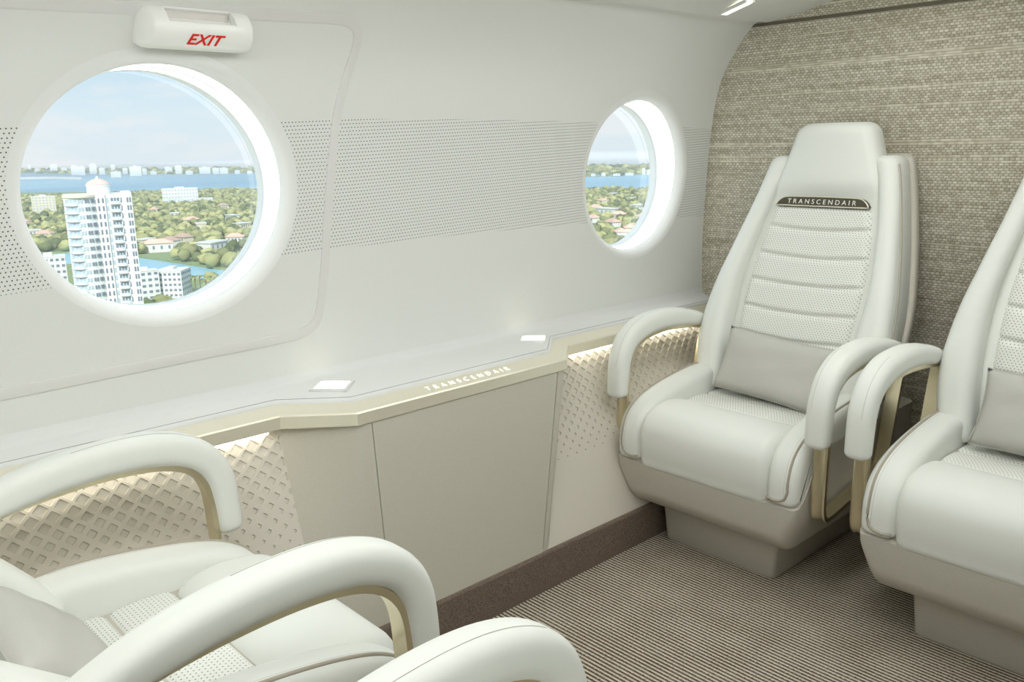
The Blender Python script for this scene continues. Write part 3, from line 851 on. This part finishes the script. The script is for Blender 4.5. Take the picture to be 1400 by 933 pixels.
    tdir = Vector((-1, 0, 0)); nrm = tdir.cross(n1); pc = Vector((0, vb(z0)+.0152, z0+.001))
    mt_ = Matrix(((tdir.x, n1.x, nrm.x, pc.x), (tdir.y, n1.y, nrm.y, pc.y), (tdir.z, n1.z, nrm.z, pc.z), (0, 0, 0, 1)))
    if not recline:
        text_mesh('lettering', 'TRANSCENDAIR', .0215, M['letter_white'], mt_, badge, spacing=1.6, width=.232)
    # wings
    zsw = frange(.44, 1.19, 40)
    for s in (-1, 1):
        fo = lambda z: slerp(XO, z)
        fi = lambda z: slerp(CW, z)-.012
        x0 = (lambda z: fi(z)) if s > 0 else (lambda z: -fo(z))
        x1 = (lambda z: fo(z)) if s > 0 else (lambda z: -fi(z))
        fr_ = lambda z: lerp([(.44, .05), (.6, .062), (.8, .058), (.95, .042), (1.1, .018), (1.19, .006)], z)
        wg = bpart('back_bolster', slice_body(zsw, x0, x1, lambda z: -.088, fr_, .034, rt=.022, rb=.03))
        zz = frange(.5, 1.165, 30)
        bpart('piping', tube3([(s*(slerp(XO, z)-.0006), vb(z)+fr_(z)*.2-.020, z) for z in zz], .0035), M['taupe_pipe'], wg)
        bpart('stitching', tube3([(s*(slerp(XO, z)-.0002), vb(z)+fr_(z)*.2-.010, z) for z in zz], .0008, m=4), M['taupe_pipe'], wg)
    # rear shell
    zsh = frange(.30, 1.195, 36)
    sh_ = lambda z: slerp([(.30, .24)]+XO, z)+.010
    bpart('back_shell', slice_body(zsh, lambda z: -sh_(z), sh_, lambda z: -.124, lambda z: -.086, .012, rt=.02), M['taupe'])
    # arms
    for s in (-1, 1):
        cl = catmull([Vector(p) for p in ([(-.20, .592), (-.14, .616)] if recline else [])+[(-.085, .638), (-.03, .656), (.05, .672), (.14, .680), (.22, .677), (.285, .661), (.332, .630), (.357, .585), (.366, .53), (.369, .475)]], 5)
        n = len(cl); secs = []
        for i in range(n):
            u = i/(n-1)
            th = lerp([(0, .034), (.12, .050), (.3, .064), (.55, .068), (.75, .060), (1, .052)], u)
            w = lerp([(0, .046), (.15, .060), (.5, .068), (1, .062)], u)
            secs.append(rrect(w, th, min(w, th)*.36, 4))
        arm = part('armrest', sweep(cl, secs, xoff=s*.338, roundcap=.016), L)
        # seam along the pad
        sm = []
        for i, p in enumerate(cl[22:38]):
            k = i+22; t = (cl[k+1]-cl[k-1]).normalized(); nn = Vector((-t.y, t.x))
            th = secs[k]; top = max(b for a, b in th)
            q = p+nn*(top*.995); sm.append((s*.338-s*.012, q.x, q.y))
        part('stitching', tube3(sm, .0005, m=4), M['thread'], arm)
        lp = ([(-.215, .585), (-.14, .602), (-.05, .626)] if recline else [(-.112, .646), (-.05, .630)])+[ (.04, .640), (.14, .646), (.22, .641), (.275, .626), (.312, .598), (.332, .555), (.339, .48), (.342, .40), (.343, .32), (.341, .275), (.330, .252), (.305, .247), (.2, .262), (.1, .280), (.0, .300), (-.02, .312), (-.03, .335), (-.055, .44), (-.095, .57 if recline else .60)]
        lpp = catmull([Vector(p) for p in lp], 5, closed=True)
        sec = [(.019, -.006), (.019, .006), (.014, .008), (.008, .005), (-.008, .005), (-.014, .008), (-.019, .006), (-.019, -.006)]
        fr2 = part('arm_frame', sweep(lpp, sec, closed=True, xoff=s*.338), M['gold'], angle=40)
        part('end_knob', prism(rrect(.016, .020, .006, 3), -.032+s*.338, .032+s*.338, .004), M['gold'], fr2).location = (0, -.215 if recline else -.112, .585 if recline else .646)
    return root
def copy_tree(o, parent=None):
    c = o.copy(); col.objects.link(c)
    if parent: c.parent = parent
    for ch in list(o.children): copy_tree(ch, c)
    return c
CHX, CHY = -1.372, 2.40
ch = make_chair('white leather chair against the bulkhead, next to the side wall and window', 'chairs against the woven bulkhead')
ch.location = (CHX, CHY, 0); ch.rotation_euler = (0, 0, pi)
c2 = copy_tree(ch); c2.location = (CHX+.785, CHY, 0); c2['label'] = 'white leather chair against the bulkhead, one place in from the side wall'
c3 = make_chair('white leather chair facing the bulkhead, armrest close to the quilted side panel', 'chairs facing the bulkhead', recline=radians(27))
c3.location = (-1.335, .345, 0)
c4 = make_chair('reclined white leather chair facing the bulkhead, with only its rounded armrest corner showing', 'chairs facing the bulkhead', recline=radians(36))
c4.location = (-.345, .345, 0)

# ---------------------------------------------------------------- pillows
def pillow(label, loc, rot, w=.37, h=.205, d=.10, seed=1):
    rnd = random.Random(seed); V = []; Fc = []; nx, ny = 30, 18
    ph = [rnd.uniform(0, 6) for _ in range(6)]
    for side in (1, -1):
        for i in range(nx+1):
            for j in range(ny+1):
                u = -1+2*i/nx; v = -1+2*j/ny
                k = (1-u**4)*(1-v**4)
                t = d/2*(max(0, k)**.5)*(.86+.14*cos(u*1.2))
                t += .004*k*(sin(5*u+3*v+ph[0])+.6*sin(9*v-4*u+ph[1]))*side*.5
                px = u*w/2*(1-.055*(1-v*v)); pz = v*h/2*(1-.05*(1-u*u))
                V.append((px, side*t, pz))
    m = (nx+1)*(ny+1)
    for s in range(2):
        for i in range(nx):
            for j in range(ny):
                a = s*m+i*(ny+1)+j; Fc.append((a, a+1, a+ny+2, a+ny+1))
    me_v = V
    o = obj('lumbar_pillow', me_v, Fc, M['pillow'])
    bm = bmesh.new(); bm.from_mesh(o.data); bmesh.ops.remove_doubles(bm, verts=bm.verts, dist=.0004); bmesh.ops.recalc_face_normals(bm, faces=bm.faces); bm.to_mesh(o.data); bm.free()
    o.data.shade_smooth()
    o.location = loc; o.rotation_euler = rot
    tag(o, label, 'pillow', 'grey lumbar pillows on the chairs')
    edge = []
    for i in range(nx+1): edge.append((-1+2*i/nx, -1))
    for j in range(1, ny+1): edge.append((1, -1+2*j/ny))
    for i in range(1, nx+1): edge.append((1-2*i/nx, 1))
    for j in range(1, ny): edge.append((-1, 1-2*j/ny))
    pts = [(u*w/2*(1-.055*(1-v*v)), 0, v*h/2*(1-.05*(1-u*u))) for u, v in edge]
    v_, f_ = tube3(pts, .002, closed=True); obj('seam', v_, f_, M['pillow'], o)
    return o
pillow('grey fabric lumbar pillow on the bulkhead chair next to the side wall', (CHX+.0, 2.375, .545), (radians(-22), radians(4), 0), seed=2)
pillow('grey fabric lumbar pillow on the bulkhead chair one place in', (CHX+.785, 2.375, .548), (radians(-22), radians(2), 0), seed=5)
pillow('grey fabric lumbar pillow on the chair beside the large window', (-1.345, .275, .515), (radians(46), radians(-3), 0), seed=8)

#VISTA#
# ================================================================ VIEW OUTSIDE
GZ = -90.0
def at(px, py, D):
    d = ray(px, py); return CAM + d*(D/sqrt(d.x**2+d.y**2))
def gmat(name, rgb, var=0.0, rough=.9):
    mt = mat(name, rgb, rough, spec=.1)
    if var:
        t = mt.node_tree; b = t.nodes['Principled BSDF']; g = N('ShaderNodeNewGeometry', t); oi = N('ShaderNodeObjectInfo', t)
        r = math_node(t, 'FRACT', math_node(t, 'ADD', g.outputs['Random Per Island'], oi.outputs['Random']))
        cr = N('ShaderNodeValToRGB', t)
        k = lambda f, h: lin((min(255, rgb[0]*f+h), min(255, rgb[1]*f), min(255, rgb[2]*f)))
        cr.color_ramp.elements[0].color = k(1-var, -6); cr.color_ramp.elements[1].color = k(1+var, 14)
        t.links.new(r, cr.inputs[0]); t.links.new(cr.outputs[0], b.inputs['Base Color'])
    return mt
M['tree'] = gmat('tree_foliage', (144, 152, 106), .26)
M['land'] = gmat('shore_ground', (146, 160, 112))
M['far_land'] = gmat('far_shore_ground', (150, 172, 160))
M['trunk'] = gmat('tree_bark', (140, 124, 104))
M['stucco'] = gmat('white_stucco', (236, 236, 234))
M['stucco2'] = gmat('cream_stucco', (232, 222, 204))
M['rooft'] = gmat('terracotta_roof', (220, 184, 164), .10)
M['dome'] = gmat('dome_roof', (226, 200, 186))
M['roofw'] = gmat('pale_roof', (226, 224, 220))
M['win'] = gmat('far_window_glass', (132, 142, 152), rough=.3)
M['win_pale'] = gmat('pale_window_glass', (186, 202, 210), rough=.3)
M['balcony'] = gmat('balcony_slab', (240, 242, 243))
M['bal_glass'] = gmat('balcony_glass', (222, 229, 231), rough=.3)
def water():
    mt = mat('bay_water', (112, 168, 196), .35, spec=.3); t = mt.node_tree; b = t.nodes['Principled BSDF']
    c = N('ShaderNodeTexCoord', t); mpn = N('ShaderNodeMapping', t); mpn.inputs['Scale'].default_value = (.0016, .0007, 1); mpn.inputs['Rotation'].default_value = (0, 0, radians(40))
    n = N('ShaderNodeTexNoise', t); n.inputs['Scale'].default_value = 1.0; n.inputs['Detail'].default_value = 4
    t.links.new(c.outputs['Object'], mpn.inputs[0]); t.links.new(mpn.outputs[0], n.inputs['Vector'])
    cr = N('ShaderNodeValToRGB', t); cr.color_ramp.elements[0].position = .35; cr.color_ramp.elements[0].color = lin((112, 164, 190))
    cr.color_ramp.elements[1].position = .65; cr.color_ramp.elements[1].color = lin((158, 204, 220)); t.links.new(n.outputs['Fac'], cr.inputs[0]); t.links.new(cr.outputs[0], b.inputs['Base Color'])
    return mt
def ngon_slab(name, pts, z0, z1, mtl):
    n = len(pts); V = [(p[0], p[1], z1) for p in pts]+[(p[0], p[1], z0) for p in pts]
    return obj(name, V, [tuple(range(n)), tuple(range(n, 2*n))[::-1]]+[(k, (k+1) % n, n+(k+1) % n, n+k) for k in range(n)], mtl, smooth=False)
def G(px, py, z=GZ): p = onz(px, py, z); return (p.x, p.y)
# the bay
P = [G(-700, 236), G(0, 233.5), G(500, 229), G(900, 224), G(1500, 212)]
P += [(-60, 900), (-60, -400), (-900, -900)]
bay = tag(ngon_slab('bay_water', P, GZ-3, GZ-1.5, water()), 'pale blue bay water between the wooded shore and the far city', 'water', kind='stuff')
# far shore
far_near = [(-700, 250), (-200, 242), (30, 237.5), (120, 238), (240, 238.5), (357, 236), (600, 238), (803, 241.5), (850, 240.5), (892, 237), (1100, 232), (1500, 222)]
far_far = [(1500, 213.5), (1100, 221), (892, 226), (803, 227), (600, 228), (357, 229.5), (200, 230.5), (30, 231.5), (-200, 234), (-700, 239)]
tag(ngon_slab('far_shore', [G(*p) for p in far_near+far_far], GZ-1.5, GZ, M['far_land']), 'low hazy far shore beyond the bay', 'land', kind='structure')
isl = [(20, 243.6), (60, 242.5), (112, 243.5), (112, 245), (60, 244.2), (20, 245)]
tag(ngon_slab('causeway', [G(*p) for p in isl], GZ-1.5, GZ+3, M['roofw']), 'thin pale causeway crossing the bay', 'causeway')
# wooded shore with an inlet
shore = [(-700, 292), (-200, 270), (30, 263.5), (120, 262.5), (200, 261.5), (300, 262), (357, 262.5), (600, 262), (803, 262.5), (830, 260.5), (892, 261.5), (1100, 258), (1500, 250)]
bank = [(1500, 420), (1000, 420), (700, 420), (420, 372), (330, 369), (300, 366.5), (262, 361), (225, 355), (187, 350), (120, 342), (60, 346), (-100, 380), (-700, 560)]
tag(ngon_slab('wooded_shore', [G(*p) for p in shore+bank], GZ-1.5, GZ, M['land']), 'wooded residential shore with houses among the trees', 'land', kind='structure')
near = [(-700, 620), (-100, 400), (60, 362), (130, 360), (187, 366), (225, 371), (255, 375), (290, 386), (340, 398), (440, 420), (700, 520), (1000, 620), (700, 2500), (-700, 2500)]
P = [G(*p) for p in near[:-2]]+[(-60, 120), (-60, -200), (-160, -260)]
tag(ngon_slab('near_quay', P, GZ-1.5, GZ, M['land']), 'near green bank of the inlet by the white tower', 'land', kind='structure')

def inpoly(x, y, P):
    r = False; n = len(P)
    for i in range(n):
        x1, y1 = P[i]; x2, y2 = P[i-1]
        if (y1 > y) != (y2 > y) and x < (x2-x1)*(y-y1)/(y2-y1)+x1: r = not r
    return r
def ico(sub):
    bm = bmesh.new(); bmesh.ops.create_icosphere(bm, subdivisions=sub, radius=1)
    v = [x.co.copy() for x in bm.verts]; bm.verts.index_update(); f = [tuple(q.index for q in fc.verts) for fc in bm.faces]; bm.free(); return v, f
I1, I2 = ico(1), ico(2)
HOUSES = [(200, 335), (216, 344), (234, 336), (252, 331), (291, 343), (240, 297), (262, 306), (211, 291), (322, 331), (331, 312), (45, 322), (62, 326), (33, 309), (305, 286), (318, 300), (275, 312),
          (831, 294), (814, 289), (846, 299), (870, 286), (886, 291), (861, 318), (849, 324), (811, 304), (840, 269), (863, 276), (824, 279), (880, 302), (838, 310), (760, 300), (700, 320), (930, 290), (420, 320), (480, 300)]
hpos = [G(*h) for h in HOUSES]
BLD = [(223, 272, 258, 279), (45, 78, 267, 291)]
bpos = [G((b[0]+b[1])/2, b[3]) for b in BLD]
landP = [G(*p) for p in shore+bank]
def blocks(x, y, a, b, lo=-10, hi=48, hw=13):
    L_ = sqrt(a*a+b*b); ux, uy = -a/L_, -b/L_; dx, dy = x-a, y-b
    if abs(dx) > 60 or abs(dy) > 60: return False
    al = dx*ux+dy*uy; return lo < al < hi and abs(dx*uy-dy*ux) < hw
def clear(x, y): return not any(blocks(x, y, a, b) for a, b in hpos) and all((x-a)**2+(y-b)**2 > 60**2 for a, b in bpos)
rt = random.Random(3); V = []; Fc = []; spots = []
cnt = 0
while cnt < 17000:
    th = radians(rt.uniform(8, 88)); D = sqrt(rt.uniform(480**2, 2000**2))
    x, y = -sin(th)*D, cos(th)*D
    if not inpoly(x, y, landP) or not clear(x, y): cnt += .3; continue
    cnt += 1
    spots.append((D, x, y))
spots.sort()
near_trees = [s for s in spots if s[0] < 760]
single = set(map(id, near_trees[:0]))
def blob(V, Fc, I, x, y, z, rx, rz, jit):
    b = len(V); v, f = I
    for p in v:
        k = 1+rt.uniform(-jit, jit); V.append((x+p.x*rx*k, y+p.y*rx*k, z+p.z*rz*k))
    Fc += [tuple(i+b for i in q) for q in f]
sel = []
for D, x, y in spots:
    q = _r.dot(Vector((x, y, GZ))-CAM)/(_f.dot(Vector((x, y, GZ))-CAM))*F+700
    if len(sel) < 60 and (20 < q < 370 or 790 < q < 910): sel.append((x, y)); continue
    r = rt.uniform(3.2, 6.8)
    blob(V, Fc, I2 if D < 1000 else I1, x, y, GZ+rt.uniform(3, 6), r, r*.8, .3)
nearP = [G(*p) for p in near[:-2]]+[(-60, 120), (-60, -200), (-160, -260)]
tw0 = at(137, 300, 380); keep = [(tw0.x, tw0.y, 46)]+[G(q[0], q[1])+(q[2],) for q in ((205, 408, 34), (232, 404, 40), (73, 398, 40), (205, 380, 34), (235, 380, 40), (275, 398, 28))]
rn = random.Random(9)
for k in range(1500):
    th = radians(rn.uniform(5, 100)); D = sqrt(rn.uniform(120**2, 640**2)); x, y = -sin(th)*D, cos(th)*D
    if not inpoly(x, y, nearP) or any((x-p)**2+(y-q)**2 < r_*r_ for p, q, r_ in keep): continue
    r = rn.uniform(2.6, 5.2); blob(V, Fc, I2, x, y, GZ+rn.uniform(2.5, 4.5), r, r*.85, .28)
tag(obj('tree_canopy', V, Fc, M['tree']), 'dense green tree canopy covering the shore', 'trees', kind='stuff')
V = []; Fc = []
for k in range(1600):
    px = rt.uniform(-300, 1300); a = lerp([(p[0], p[1]) for p in far_near], px); b = lerp([(p[0], p[1]) for p in far_far[::-1]], px)
    x, y = G(px, a+(b-a)*rt.uniform(.02, .95)); r = rt.uniform(10, 20); blob(V, Fc, I1, x, y, GZ+3, r, r*.5, .2)
tag(obj('far_tree_line', V, Fc, M['tree']), 'distant tree line on the far shore of the bay', 'trees', kind='stuff')
# single trees nearest to the window
def make_tree(seed):
    r0 = random.Random(seed); Vc = []; Fcc = []
    for k in range(18):
        a = r0.uniform(0, 6.28); q = 3.6*sqrt(r0.uniform(0, 1)) if k else 0
        blob(Vc, Fcc, I2, cos(a)*q, sin(a)*q, 7.8+r0.uniform(-1.4, 1.2)-q*.35, r0.uniform(1.1, 2.0), r0.uniform(1.0, 1.7), .2)
    t = thing('leafy_tree', 'green leafy tree at the water end of the wooded shore', 'tree', group='trees nearest the inlet')
    obj('crown', Vc, Fcc, M['tree'], t)
    v, f = tube3([(0, 0, 0), (.1, 0, 3), (0, .1, 6.5)], .35); obj('trunk', v, f, M['trunk'], t)
    return t
protos = [make_tree(11), make_tree(12), make_tree(13)]
for i, (x, y) in enumerate(sel):
    o = protos[i] if i < 3 else copy_tree(protos[i % 3])
    o.location = (x, y, GZ); o.rotation_euler = (0, 0, rt.uniform(0, 6.28)); s = rt.uniform(.8, 1.25); o.scale = (s, s, s)
# palms by the low block
def make_palm():
    t = thing('palm_tree', 'tall palm with drooping fronds beside the low white block', 'palm', group='palms beside the low white block')
    v, f = tube3([(0, 0, 0), (.25, 0, 4), (.2, 0, 9)], .3); obj('trunk', v, f, M['trunk'], t)
    V = []; Fc = []
    for k in range(11):
        a = 2*pi*k/11; ds = [(0, 9, .3), (1.4, 9.9, .55), (2.8, 9.6, .45), (3.8, 8.4, .1)]; b = len(V)
        for q, z, w in ds:
            V += [(.2+cos(a)*q-sin(a)*w, sin(a)*q+cos(a)*w, z), (.2+cos(a)*q, sin(a)*q, z+.25), (.2+cos(a)*q+sin(a)*w, sin(a)*q-cos(a)*w, z)]
        for i in range(3):
            for j in range(2): Fc.append((b+i*3+j, b+i*3+j+1, b+i*3+j+4, b+i*3+j+3))
    obj('fronds', V, Fc, M['tree'], t, smooth=False); return t
pm = make_palm()
for i, (px, py) in enumerate([(256, 402), (262, 398), (268, 401), (275, 397), (283, 402), (289, 398), (296, 400)]):
    o = pm if i == 0 else copy_tree(pm); x, y = G(px, py); o.location = (x, y, GZ); o.rotation_euler = (0, 0, i*1.3)
# houses
def house(i, x, y, big, red, cream):
    t = thing('house', ('red roofed' if red else 'flat white roofed')+' house among the trees on the wooded shore', 'house', (x, y, GZ), rt.uniform(0, 3), 'red roofed houses' if red else 'white roofed houses')
    w, d, h = (8, 5.5, 5.5) if not big else (13, 8, 8)
    V = []; Fc = []; box(V, Fc, -w, w, -d, d, 0, h); obj('walls', V, Fc, M['stucco2' if cream else 'stucco'], t, smooth=False)
    if red:
        V = [(-w-1, -d-1, h), (w+1, -d-1, h), (w+1, d+1, h), (-w-1, d+1, h), (-w*.45, 0, h+3.6), (w*.45, 0, h+3.6)]
        Fc = [(0, 1, 5, 4), (1, 2, 5), (2, 3, 4, 5), (3, 0, 4), (3, 2, 1, 0)]
        obj('roof', V, Fc, M['rooft'], t, smooth=False)
    else:
        V = []; Fc = []; box(V, Fc, -w-.8, w+.8, -d-.8, d+.8, h, h+.9); obj('roof', V, Fc, M['roofw'], t, smooth=False)
    V = []; Fc = []
    for s in (-1, 1):
        for k in range(4): box(V, Fc, -w+2.2+k*(2*w-6)/3, -w+4+k*(2*w-6)/3, s*d-.1, s*d+.1, h*.35, h*.75)
    obj('windows', V, Fc, M['win'], t, smooth=False)
for i, (x, y) in enumerate(hpos): house(i, x, y, i in (16, 4, 1), i % 5 not in (0, 4) if i != 16 else False, i % 3 == 0)

# blocks with window bands, standing on the ground at their base row
def facing(x, y): return atan2(CAM.y-y, CAM.x-x)+pi/2
def block(name, px0, px1, pt, pb, label, cat, group, dep=.6, bands=True, cream=False, cols=None, fl=None, extra=0, mtl=None):
    c = G((px0+px1)/2, pb); D = sqrt(c[0]**2+c[1]**2)
    a = at(px0, pb, D); b = at(px1, pb, D); w = (Vector((a.x, a.y))-Vector((b.x, b.y))).length
    h = max(4, at((px0+px1)/2, pt, D).z-GZ)
    t = thing(name, label, cat, (c[0], c[1], GZ), facing(*c)+extra, group)
    d = w*dep
    V = []; Fc = []; box(V, Fc, -w/2, w/2, 0, d, 0, h); obj('walls', V, Fc, mtl or M['stucco2' if cream else 'stucco'], t, smooth=False)
    V = []; Fc = []; box(V, Fc, -w/2-.2, w/2+.2, -.2, d+.2, h, h+max(.6, h*.02)); box(V, Fc, -w*.15, w*.12, d*.3, d*.7, h, h*1.05+1.5); obj('roof', V, Fc, M['roofw'], t, smooth=False)
    nf = fl or max(2, int(h/6)); nc = cols or max(2, int(w/9)); V = []; Fc = []
    for i in range(nf):
        z = h*(i+.35)/nf; zz = z+h*.42/nf
        for j in range(nc):
            x = -w/2+w*(j+.22)/nc; box(V, Fc, x, x+w*.56/nc, -.15, .15, z, zz)
        for j in range(max(2, int(nc*dep))):
            k = max(2, int(nc*dep)); y = d*(j+.25)/k
            for sx in (-1, 1): box(V, Fc, sx*w/2-.15, sx*w/2+.15, y, y+d*.5/k, z, zz)
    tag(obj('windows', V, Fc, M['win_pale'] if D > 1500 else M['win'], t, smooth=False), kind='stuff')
    return t
FAR = [(39, 43, 226, 235), (48, 55, 231, 236), (69, 79, 225.5, 236), (84, 92, 230, 236), (98, 108, 227, 240), (108, 117, 228, 240), (123, 133, 225, 238), (136, 144, 230, 239), (152, 158, 226, 235), (152, 166, 235, 243),
       (168, 175, 230, 238), (178, 194, 228, 241), (195, 201, 231, 239), (206, 214, 234, 239), (226, 236, 229, 238), (240, 249, 227, 238), (254, 264, 234, 239), (273, 288, 229, 238), (291, 300, 230, 238), (301, 312, 230, 238), (321, 328, 233, 238), (338, 345, 234, 238),
       (808, 814, 238, 241.5), (822, 828, 237, 241), (838, 848, 238, 241), (855, 866, 237, 240.5), (878, 882, 231, 239), (884, 891, 233, 239)]
for i, q in enumerate(FAR):
    tall = q[3]-q[2] > 8; right = q[0] > 700
    block('far_building', *q, ('pale block on the far shore seen through the window beside the bulkhead' if right else ('tall pale tower block on the far shore of the bay' if tall else 'low pale block on the far shore of the bay')), 'building', 'far shore blocks beyond the bulkhead window' if right else ('tall far shore blocks' if tall else 'low far shore blocks'), cols=5, fl=5)
block('hotel', 223, 272, 258, 277, 'wide white hotel with rows of windows standing among the trees', 'building', None, dep=.4, cols=12, fl=4)
block('hotel_annex', 230, 292, 272, 281, 'low white annex in front of the wide white hotel', 'building', None, dep=.25, cols=10, fl=2)
block('apartment_building', 45, 78, 269, 291, 'small cream apartment block among trees beside the tall tower', 'building', None, dep=.5, cream=True, cols=7, fl=6)
block('low_block', 186, 222, 371, 412, 'grey white low block with few windows at the foot of the tower', 'building', None, dep=.5, cols=4, fl=5, extra=.25)
block('low_block', 212, 252, 372, 408, 'long white low block with window rows beside the inlet', 'building', None, dep=1.1, cols=6, fl=5, extra=-.35)
block('low_block', 50, 96, 352, 402, 'white stepped low block partly hidden behind the tall tower', 'building', None, dep=.6, cols=6, fl=6)

# the white residential tower
TD = 380.0
tc_ = at(137, 300, TD); tb = Vector((tc_.x, tc_.y, GZ))
Wt = (Vector((at(93, 300, TD).x, at(93, 300, TD).y))-Vector((at(187, 300, TD).x, at(187, 300, TD).y))).length
Ht = at(140, 269, TD).z-GZ
tw = thing('residential_tower', 'tall white apartment tower with balconies and a domed roof drum', 'building', tb, facing(tb.x, tb.y))
def X(px): return (px-140)/94*Wt
fh = 3.02; nfl = int(Ht/fh); fh = Ht/nfl
def arc_prism(x0, x1, bul, d1, z0, z1, n=10):
    pts = []
    for k in range(n+1):
        u = k/n; pts.append((x0+(x1-x0)*u, -bul*4*u*(1-u)))
    pts += [(x1, d1), (x0, d1)]; m = len(pts)
    V = [(a, b, z0) for a, b in pts]+[(a, b, z1) for a, b in pts]
    return V, [tuple(range(m))[::-1], tuple(range(m, 2*m))]+[(k, (k+1) % m, m+(k+1) % m, m+k) for k in range(m)]
v, f = arc_prism(X(93.5), X(137), 2.6, 22, 0, Ht); obj('bay', v, f, M['stucco'], tw, smooth=False)
V = []; Fc = []
box(V, Fc, X(136), X(187), .4, 22, 0, Ht+.5); box(V, Fc, X(137), X(150), -.5, 3, 0, Ht+1.5); box(V, Fc, X(173), X(187), -.6, 20, 0, Ht+1.2)
obj('walls', V, Fc, M['stucco'], tw, smooth=False)
# balconies: one slab with a glass rail for each floor and bay, all sharing mesh data
v1, f1 = arc_prism(X(93), X(121), 3.4, 1, 0, .35)
v2, f2 = arc_prism(X(156), X(171), .8, .5, -.0, .35)
gv, gf = arc_prism(X(93.4), X(120.6), 3.35, .9, .35, 1.15); g2, h2 = arc_prism(X(156.3), X(170.7), .75, .5, .35, 1.15)
b1 = obj('balcony', v1, f1, M['balcony'], tw, smooth=False); b1g = obj('railing', gv, gf, M['bal_glass'], b1, smooth=False)
b2 = obj('balcony', v2, f2, M['balcony'], tw, smooth=False); b2g = obj('railing', g2, h2, M['bal_glass'], b2, smooth=False)
b1.location.z = 0; b2.location.z = 0
for i in range(1, nfl):
    for src in (b1, b2):
        c = copy_tree(src, tw); c.location = (0, 0, i*fh)
V = []; Fc = []; VP = []; FP = []
def fy(px):
    u = (px-93.5)/(137-93.5); return -2.6*4*u*(1-u) if 0 <= u <= 1 else .4
for i in range(nfl):
    z0, z1 = i*fh+.55, i*fh+2.45
    for a, b in ((96, 100), (101, 105), (106, 111), (112.5, 115.5), (116.5, 119.5), (122, 124.5), (125.5, 128), (130, 132.5), (133, 135.5)):
        y = min(fy(a), fy(b)); box(V if a > 121 else VP, Fc if a > 121 else FP, X(a), X(b), y-.15, y+1.0, z0+.5, z1)
    for a, b in ((139.5, 142), (145.5, 148)): box(V, Fc, X(a), X(b), -.62, 0, z0+.1, z1)
    for a, b in ((151.5, 154.5),): box(VP, FP, X(a), X(b), .28, .6, z0, z1)
    for a, b in ((157.5, 161), (162, 165), (166, 169.5)): box(V, Fc, X(a), X(b), .25, .6, z0+.2, z1)
    for a, b in ((171.2, 172.8), (179.5, 182), (183.2, 185.6)): box(V, Fc, X(a), X(b), -.72 if a > 173 else .25, .6, z0, z1)
tag(obj('dark_windows', V, Fc, M['win'], tw, smooth=False), kind='stuff')
tag(obj('pale_windows', VP, FP, M['win_pale'], tw, smooth=False), kind='stuff')
v, f = arc_prism(X(92.5), X(138), 3.6, 16, Ht, Ht+.9); obj('eave', v, f, M['stucco2'], tw, smooth=False)
V = []; Fc = []; n = 24; cx = X(142.5); cy = 9; R_ = X(159)-X(142.5)
prof = [(R_, Ht), (R_, Ht+3.8), (R_*1.06, Ht+4.0), (R_*1.06, Ht+4.4), (R_*.8, Ht+5.5), (R_*.4, Ht+6.3), (R_*.12, Ht+6.6), (R_*.12, Ht+7.4), (.01, Ht+7.8)]
for r_, z in prof: V += [(cx+r_*cos(2*pi*k/n), cy+r_*sin(2*pi*k/n), z) for k in range(n)]
for i in range(len(prof)-1):
    for k in range(n): Fc.append((i*n+k, i*n+(k+1) % n, (i+1)*n+(k+1) % n, (i+1)*n+k))
dm = obj('roof_drum', V, Fc, M['stucco'], tw, angle=30)
V = []; Fc = []
for r_, z in prof[3:7]: V += [(cx+r_*1.01*cos(2*pi*k/n), cy+r_*1.01*sin(2*pi*k/n), z+.15) for k in range(n)]
for i in range(3):
    for k in range(n): Fc.append((i*n+k, i*n+(k+1) % n, (i+1)*n+(k+1) % n, (i+1)*n+k))
obj('dome', V, Fc, M['dome'], dm)

# thin summer haze over the bay
V = []; Fc = []; box(V, Fc, -4550, -120, -3000, 4550, GZ-1, GZ+26)
hz = bpy.data.materials.new('summer_haze'); hz.use_nodes = True; t = hz.node_tree; t.nodes.clear()
o_ = N('ShaderNodeOutputMaterial', t); vsn = N('ShaderNodeVolumeScatter', t); vsn.inputs['Density'].default_value = 7.5e-4
vsn.inputs['Color'].default_value = (.99, .995, 1, 1); t.links.new(vsn.outputs[0], o_.inputs['Volume'])
tag(obj('haze', V, Fc, hz, smooth=False), 'thin pale haze hanging over the bay and shore', 'haze', kind='stuff')
